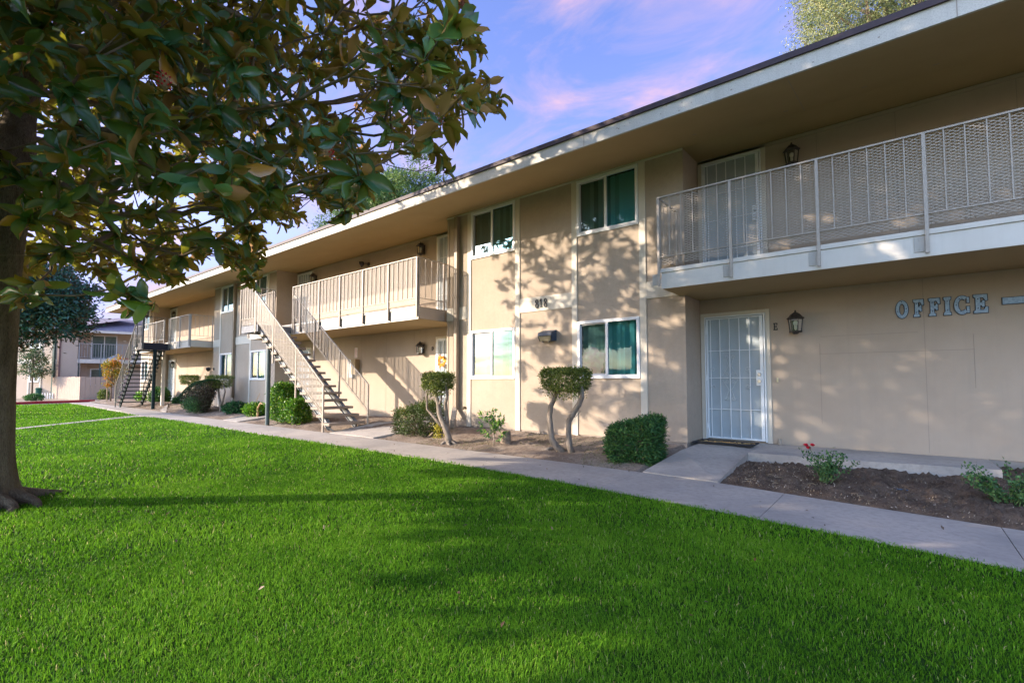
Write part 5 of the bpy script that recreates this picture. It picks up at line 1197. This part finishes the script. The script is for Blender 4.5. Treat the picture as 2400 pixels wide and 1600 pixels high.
big_tree('feathery green conifer rising behind the roof under the magnolia tips', b_, [(c, (2.3, 2.3, 1.9)), (ctr(915, 425, 32), (1.2, 1.2, 1.0)), (tp, (.9, .9, 1.3)), (ctr(1010, 440, 32), (1.2, 1.2, .9)), (ctr(900, 500, 32), (2.4, 2.2, 1.6))], 24000, .19, .065, F_CON, .3, 34, 'trees behind the roof', clump=.42)
c = ctr(840, 540, 36); big_tree('dark conifer behind the roof, mostly hidden by the magnolia', (c[0], c[1], -.2), [(c, (3.2, 3.2, 2.6)), (ctr(850, 480, 36), (1.8, 1.8, 1.6))], 15000, .19, .065, F_CON, .3, 35, 'trees behind the roof', clump=.5)
c = ctr(2080, -40, 27)
big_tree('tall pale grey green tree behind the roof at the top right', (c[0], c[1], -.2), [(c, (4.2, 4.2, 4.4)), (ctr(1960, 60, 27), (2.7, 2.7, 2.3)), (ctr(1900, -40, 27), (1.4, 1.6, 2.6)), (ctr(1935, 110, 27), (2.0, 2.0, 1.2)), (ctr(2200, 40, 27), (2.6, 2.6, 2.6))], 62000, .17, .042, F_PALE, .4, 36, 'trees behind the roof', droop=.7, clump=.55)

# ================================================================== FAR HOUSE
J = ctr(137, 935, 34.0)[:2]
class Frame:
    def __init__(s, o, d): s.o = np.array(o, float); d = np.array(d, float); s.d = d / np.linalg.norm(d); s.n = np.array([s.d[1], -s.d[0]])   # n = outward (to the camera side)
    def p(s, t, q, z): w_ = s.o + s.d * t + s.n * q; return (w_[0], w_[1], z)
    def box(s, mb, t0, t1, q0, q1, z0, z1, mi=0):
        vs = [s.p(t, q, z) for z in (z0, z1) for (t, q) in ((t0, q1), (t1, q1), (t1, q0), (t0, q0))]
        mb.add(vs, [(0, 3, 2, 1), (4, 5, 6, 7), (0, 1, 5, 4), (1, 2, 6, 5), (2, 3, 7, 6), (3, 0, 4, 7)], mi)
FA = Frame(J, (.86, .51)); FB = Frame(J, (.22, .975))
fh = empty('house', (J[0], J[1], -.2)); tag(fh, 'far two storey house with grey shingle roof and a railed balcony', 'building')
M_FW = material('far_wall', (.48, .39, .31), .85, (.53, .43, .34), .8, .3, .7, .3, 30, .01, .15)
M_FG = material('green_pipe', (.05, .10, .09), .6)
hp = []
m_ = MB(); FA.box(m_, -9, 0, -7, 0, -.2, 4.7); FB.box(m_, 0, .9, -3, 0, -.2, 4.7); FB.box(m_, .9, 10, -7, -1.3, -.2, 4.7); FB.box(m_, .9, 1.05, -1.3, 0, -.2, 2.3)
hp.append(m_.build('wall', M_FW))
m_ = MB(); FA.box(m_, -9, .01, -.005, .03, 2.22, 2.56); hp.append(m_.build('band_board', M_CREAM))
# roof
def roofq(F, t0, t1, q0, z0, q1, z1): return [F.p(t0, q0, z0), F.p(t1, q0, z0), F.p(t1, q1, z1), F.p(t0, q1, z1)]
m_ = MB(); m_.add(roofq(FB, -1.4, 10.5, .45, 4.68, -5.2, 6.15), [(0, 1, 2, 3)]); m_.add(roofq(FA, -9.5, 1.0, .45, 4.70, -5.2, 6.15), [(0, 1, 2, 3)]); m_.add(roofq(FB, -1.4, 10.5, -5.2, 6.15, -11, 4.7), [(0, 1, 2, 3)])
M_SHG = material('shingles', (.12, .115, .16), .9, (.24, .21, .24), 5, .35, .65, .6, 30, .02, .2, stretch=(1, 1, 4), fine=(.36, .30, .30), finef=.5)
hroof = m_.build('roof', M_SHG); hp.append(hroof)
m_ = MB(); FB.box(m_, -1.4, 10.5, .40, .46, 4.50, 4.67); FA.box(m_, -9.5, .3, .40, .46, 4.50, 4.67); fz_ = m_.build('fascia', M_CREAM); hp.append(fz_)
m_ = MB(); m_.add(roofq(FB, -.5, 10.5, .43, 4.52, -1.4, 4.60), [(3, 2, 1, 0)]); m_.add(roofq(FA, -9.5, .3, .43, 4.52, -.02, 4.56), [(3, 2, 1, 0)]); hp.append(m_.build('soffit', M_SOFFIT))
def fwin(F, t0, t1, z0, z1, q, slider=False):
    m_ = MB(); w_ = .07; F.box(m_, t0, t1, q, q + .05, z1 - w_, z1); F.box(m_, t0, t1, q, q + .05, z0, z0 + w_); F.box(m_, t0, t0 + w_, q, q + .05, z0 + w_, z1 - w_); F.box(m_, t1 - w_, t1, q, q + .05, z0 + w_, z1 - w_)
    tm = (t0 + t1) / 2; F.box(m_, tm - .03, tm + .03, q, q + .045, z0 + w_, z1 - w_); a = m_.build('sliding_door' if slider else 'window', M_WHITE)
    m_ = MB(); F.box(m_, t0 + w_, t1 - w_, q + .002, q + .02, z0 + w_, z1 - w_); g_ = m_.build('pane', material('far_pane', (.06, .09, .085), .15, (.12, .16, .14), 3, spec=.8), a)
    hp.append(a); return a
fwin(FB, 1.55, 3.05, 2.66, 4.45, -1.3, True); fwin(FB, 3.95, 5.2, 3.2, 4.35, -1.3); fwin(FB, 1.55, 3.2, .7, 1.95, -1.3); fwin(FA, -2.45, -1.65, .95, 2.0, .0); fwin(FA, -2.45, -1.65, 3.35, 4.4, .0)
m_ = MB(); FA.box(m_, -1.62, -1.5, .0, .03, -.2, 4.6); FA.box(m_, -2.6, -2.48, .0, .03, -.2, 4.6); hp.append(m_.build('trim_board', M_TRIM))
m_ = MB(); FA.box(m_, -.5, -.36, .02, .14, -.2, 4.5); hp.append(m_.build('downspout', M_FG)); m_ = MB(); FA.box(m_, -.10, .04, .02, .14, -.2, 4.5); hp.append(m_.build('downspout', material('brown_pipe', (.22, .15, .13), .7)))
m_ = MB(); FB.box(m_, .9, 9.5, -1.3, .02, 2.32, 2.60); bal = m_.build('balcony', M_CREAM); hp.append(bal)
m_ = MB(); FB.box(m_, .95, 9.4, -.02, .02, 3.70, 3.74); FB.box(m_, .95, 9.4, -.01, .01, 2.74, 2.76); m_.build('rail', M_GREYM, bal)
for k in range(56):
    t = .97 + k * .15; m_ = MB(); big = k % 8 == 0; w_ = .03 if big else .011; FB.box(m_, t - w_, t + w_, -w_, w_, 2.35 if big else 2.75, 3.71); m_.build('post' if big else 'baluster', M_GREYM, bal)
for t in (.98, 2.15): m_ = MB(); FB.box(m_, t - .05, t + .05, -.10, .0, -.2, 2.31); hp.append(m_.build('post', M_FG))
kids(fh, *hp)
m_ = MB(); p = FB.p(3.5, -1.24, 4.12); m_.lathe([(.03, .03), (.10, .02), (.12, -.02), (.09, -.07), (.03, -.09)], p, 10); tag(m_.build('porch_light', material('porch_white', (.7, .68, .62), .4)), 'small round white light on the upper wall of the far house beside the sliding door', 'wall lamp')
# things on the far balcony
m_ = MB(); FB.box(m_, 3.15, 3.9, -.6, -.2, 2.60, 2.78); tag(m_.build('storage_tub', material('tub_red', (.45, .07, .05), .6)), 'low red tub on the balcony of the far house', 'tub')
m_ = MB(); FB.box(m_, 2.55, 3.1, -.7, -.3, 2.60, 2.68); m_.add([FB.p(2.5, -.5, 2.68), FB.p(3.1, -.3, 2.68), FB.p(3.1, -.6, 2.95), FB.p(2.8, -.5, 2.92)], [(0, 1, 2, 3), (3, 2, 1, 0)]); tag(m_.build('tarp', material('tarp_white', (.55, .6, .68), .7)), 'crumpled pale blue tarp on the balcony of the far house', 'tarp')
# wooden fence, two runs
def fence(name, lab, p0, p1, mat, h=1.50):
    e = empty(name, (p0[0], p0[1], -.2)); tag(e, lab, 'fence', 'board fence in front of the far house'); d = Vector((p1[0] - p0[0], p1[1] - p0[1], 0)); L_ = d.length; d.normalize(); n = int(L_ / .245); ch = []
    rf_ = random.Random(int(p0[0] * 10)); nn_ = Vector((d.y, -d.x, 0))
    for k in range(n):
        a = Vector((p0[0], p0[1], 0)) + d * (k * L_ / n + .006); b = a + d * (L_ / n - .014); zt = -.2 + h + rf_.uniform(-.02, .02); m_ = MB(); q = nn_ * .02
        m_.add([a + Vector((0, 0, -.2)), b + Vector((0, 0, -.2)), b + Vector((0, 0, zt)), a + Vector((0, 0, zt)), a + q + Vector((0, 0, -.2)), b + q + Vector((0, 0, -.2)), b + q + Vector((0, 0, zt)), a + q + Vector((0, 0, zt))],
               [(0, 3, 2, 1), (4, 5, 6, 7), (0, 1, 5, 4), (1, 2, 6, 5), (2, 3, 7, 6), (3, 0, 4, 7)]); ch.append(m_.build('board', mat))
    kids(e, *ch); return e
M_FEN = material('fence_paint', (.37, .29, .235), .85, (.42, .33, .27), 2, .3, .7, .2, 40, .004, .15)
fc = ctr(187, 931, 31.5); fl_ = ctr(122, 928, 33.6); fr_ = np.array(fc[:2]) + np.array([.2, .98]) * 6.2
fence('board_fence', 'sunlit run of beige fence boards left of the fence corner', fl_, fc, M_FEN)
fence('board_fence', 'shaded run of beige fence boards right of the fence corner', fc, (fr_[0], fr_[1]), M_FEN)
p = ctr(91, 925, 34.2); m_ = MB(); m_.lathe([(.20, 0), (.20, .62), (.22, .63), (.22, .72), (.12, .76)], (p[0], p[1], -.2), 12); tag(m_.build('utility_pedestal', material('pedestal_green', (.02, .10, .07), .5)), 'dark green utility pedestal standing before the far house', 'utility box')
p = ctr(80, 937, 29.5); shrub('low_plant', 'low rounded shrub on the edge of the far lawn before the green pedestal', 'plant', (p[0], p[1], -.2), b_low((p[0], p[1], .0), (1.2, .9, .45), 900, G_DARK, .12, .05))
p = ctr(243, 925, 31.5); shrub('low_plant', 'small green shrub against the shaded fence', 'plant', (p[0], p[1], -.2), b_low((p[0], p[1], .1), (.65, .6, .75), 700, G_TOP, .12, .05))
ge = empty('garden_edging', tuple(ctr(112, 930, 33.5)[:2]) + (-.2,)); tag(ge, 'row of small white garden edging hoops beside the green pedestal', 'edging'); ch = []
for k in range(6):
    p = ctr(99 + k * 6, 929, 33.4); m_ = MB(); m_.tube([(p[0] - .09, p[1], -.2), (p[0] - .09, p[1], .1), (p[0], p[1], .2), (p[0] + .09, p[1], .1), (p[0] + .09, p[1], -.2)], .018, 6); ch.append(m_.build('hoop', M_WHITE))
kids(ge, *ch)

# ================================================================== GRASS
def grass_zone(d0, d1, dens, h, wd, rg, amin=-64, amax=58):
    area = math.pi * (d1 ** 2 - d0 ** 2) * (amax - amin) / 360; n = int(area * dens)
    q = np.sqrt(rg.uniform(d0 ** 2, d1 ** 2, n)); a = np.radians(rg.uniform(amin, amax, n)); fx_ = -_sy * np.cos(a) + _cy * np.sin(a); fy_ = _cy * np.cos(a) + _sy * np.sin(a)
    X = fx_ * q; Y = fy_ * q; lim = np.interp(X, sorted([p[0] for p in NEAR]), [p[1] for p in sorted(NEAR)])
    edge = .015 * np.sin(X * 23) + .012 * np.sin(X * 57)
    main_ = (Y < lim + .022 + edge) & (X > -20.05)
    lw = (-20.12 + (4.85 - Y) * .925)      # right edge of the diagonal walk
    main_ &= (X > np.minimum(lw, 99)) | (Y < -9)
    fl2 = (X < -20.15) | (X < lw - .4); fl2 &= (Y < 5.60 + .0 * X) & (X < lw - .42) & (X > -35.2) & (Y < 5.14 + (-21.2 - X) * .037)
    k = main_ | fl2; k &= np.hypot(X - TB[0], Y - TB[1]) > .24
    return np.stack([X[k], Y[k], np.full(k.sum(), -.213)], 1), np.full(k.sum(), h), np.full(k.sum(), wd)
rg = np.random.default_rng(77); PP = []; HH = []; WW = []
for z in [(1.2, 2.6, 24000, .023, .0026), (2.6, 4.2, 14000, .026, .0036), (4.2, 7, 5600, .031, .0055), (7, 12, 1500, .040, .010), (12, 22, 520, .042, .017), (22, 38, 210, .045, .030)]:
    a, b, c = grass_zone(*z, rg); PP.append(a); HH.append(b); WW.append(c)
P = np.vstack(PP); H_g = np.concatenate(HH); W_g = np.concatenate(WW); n = len(P); print('grass blades', n)
patch = .5 + .5 * np.sin(P[:, 0] * 2.1 + 1.3 * np.sin(P[:, 1] * 1.7)) * np.sin(P[:, 1] * 2.6 + 1.1 * np.sin(P[:, 0] * 1.3 + 2)); patch2 = .5 + .5 * np.sin(P[:, 0] * 7.3 + 2 * np.sin(P[:, 1] * 5.1)) * np.sin(P[:, 1] * 8.9 + P[:, 0] * 3)
H_g = H_g * rg.uniform(.55, 1.25, n) * (.80 + .24 * patch + .16 * patch2); long_ = rg.uniform(0, 1, n) < .012; H_g[long_] *= 1.7
az = rg.uniform(0, 2 * np.pi, n); lean = np.abs(rg.normal(.6, .35, n)); dx = np.cos(az) * lean; dy = np.sin(az) * lean
sx = -np.sin(az + rg.normal(0, .6, n)); sy2 = np.cos(az + rg.normal(0, .6, n)); W_g = W_g * rg.uniform(.7, 1.3, n)
V = np.zeros((n, 5, 3)); S = np.stack([sx, sy2, np.zeros(n)], 1) * (W_g / 2)[:, None]
mid = P + np.stack([dx * H_g * .28, dy * H_g * .28, H_g * .55], 1); tipp = P + np.stack([dx * H_g * .95, dy * H_g * .95, H_g * (1 - .25 * lean)], 1)
V[:, 0] = P - S; V[:, 1] = P + S; V[:, 2] = mid + S * .8; V[:, 3] = mid - S * .8; V[:, 4] = tipp
off = (np.arange(n) * 5)[:, None]
rv = np.clip(.44 + .34 * (patch - .5) + .2 * (patch2 - .5) + rg.normal(0, .15, n), 0, .93); dry = rg.uniform(0, 1, n) < .02; rv[dry] = 1.0
G_GRASS = foliage_mat('grass_blade', [(0, (.046, .15, .004)), (.35, (.105, .275, .012)), (.7, (.18, .385, .022)), (.93, (.26, .46, .04)), (1, (.50, .46, .20))], trans=.40, rough=.65, spec=.12)
gr = mesh_np('grass', V.reshape(-1, 3), off + np.array([[0, 1, 2, 3]]), G_GRASS, None, np.repeat(rv, 5), tris=off + np.array([[3, 2, 4]]))
kind(gr, 'stuff'); tag(gr, 'short dense green lawn grass with a few longer blades', 'grass')
# ground cover between the shrubs, dry leaves and twigs
n = 5200; X = rg.uniform(-8.4, -2.9, n); Y = rg.uniform(6.12, 7.75, n); dn = np.sin(X * 1.9 + 1) * np.sin(Y * 4.1) + .5 * np.sin(X * 5 + Y * 3); k = dn > .12; X, Y = X[k], Y[k]
Z = np.array([hz(y) for y in Y]) - .022; Pm = np.stack([X, Y, Z], 1); n = len(Pm)
o = leaf_mesh('moss_patch', Pm, np.tile([0, 0, 1.], (n, 1)), .020, .011, foliage_mat('moss_green', [(0, (.05, .07, .015)), (1, (.16, .18, .04))], trans=.1), jit=.9, lie=.2); kind(o, 'stuff'); tag(o, 'thin mossy ground cover on the soil under the clipped trees', 'ground cover')
n = 7000; X = np.where(rg.uniform(0, 1, n) < .45, rg.uniform(-1.7, 2.2, n), rg.uniform(-16, 2, n)); t = rg.uniform(0, 1, n); Y = np.where(X > -1.7, rg.uniform(5.7, 7.3, n), rg.uniform(6.15, 7.8, n)); Z = np.where(X > -1.7, -.190 + .0625 * np.clip(Y - 5.8, 0, 1.6), np.array([hz(y) for y in Y]) - .018)
Pm = np.stack([X, Y, Z], 1); on = (Y < interp(FAR, X) + .05) | ((X > -2.7) & (X < -1.65)) | ((X > -10.4) & (X < -8.3)); Pm = Pm[~on]
o = leaf_mesh('leaf_litter', Pm, np.tile([0, 0, 1.], (len(Pm), 1)), .022, .010, foliage_mat('dry_litter', [(0, (.06, .04, .025)), (.6, (.22, .15, .09)), (1, (.5, .42, .32))], trans=.0), jit=1.4, lie=.9); kind(o, 'stuff'); tag(o, 'scattered dry leaf bits and bark crumbs on the soil', 'leaf litter')
n = 46; X = rg.uniform(-12, 1.5, n); t = rg.uniform(.03, .97, n); Y = interp(NEAR, X) * (1 - t) + interp(FAR, X) * t; Pm = np.stack([X, Y, np.full(n, -.195)], 1)
P9 = np.stack([rg.uniform(-9, 0, 40), rg.uniform(1, 4.5, 40), np.full(40, -.185)], 1); Pm = np.vstack([Pm, P9]); n = len(Pm)
o = leaf_mesh('fallen_leaves', Pm, np.tile([0, 0, 1.], (n, 1)), .035, .02, foliage_mat('fallen_leaf', [(0, (.05, .03, .02)), (1, (.20, .12, .06))], trans=.0), jit=1.2, lie=.9); kind(o, 'stuff'); tag(o, 'few small dry leaves lying on the path and the lawn', 'leaf litter')
m_ = MB(); rt = random.Random(8)
for k in range(26):
    x = rt.uniform(-1.4, 1.3); y = rt.uniform(5.85, 7.1); a = rt.uniform(0, 6.28); l_ = rt.uniform(.04, .14)
    m_.tube([(x, y, -.160), (x + l_ * .5 * math.cos(a), y + l_ * .5 * math.sin(a), -.150), (x + l_ * math.cos(a + .4), y + l_ * math.sin(a + .4), -.160)], .0025, 4)
o = m_.build('dry_twigs', material('twig_dry', (.36, .28, .18), .9)); kind(o, 'stuff'); tag(o, 'thin dry twigs strewn over the rose bed', 'twigs')
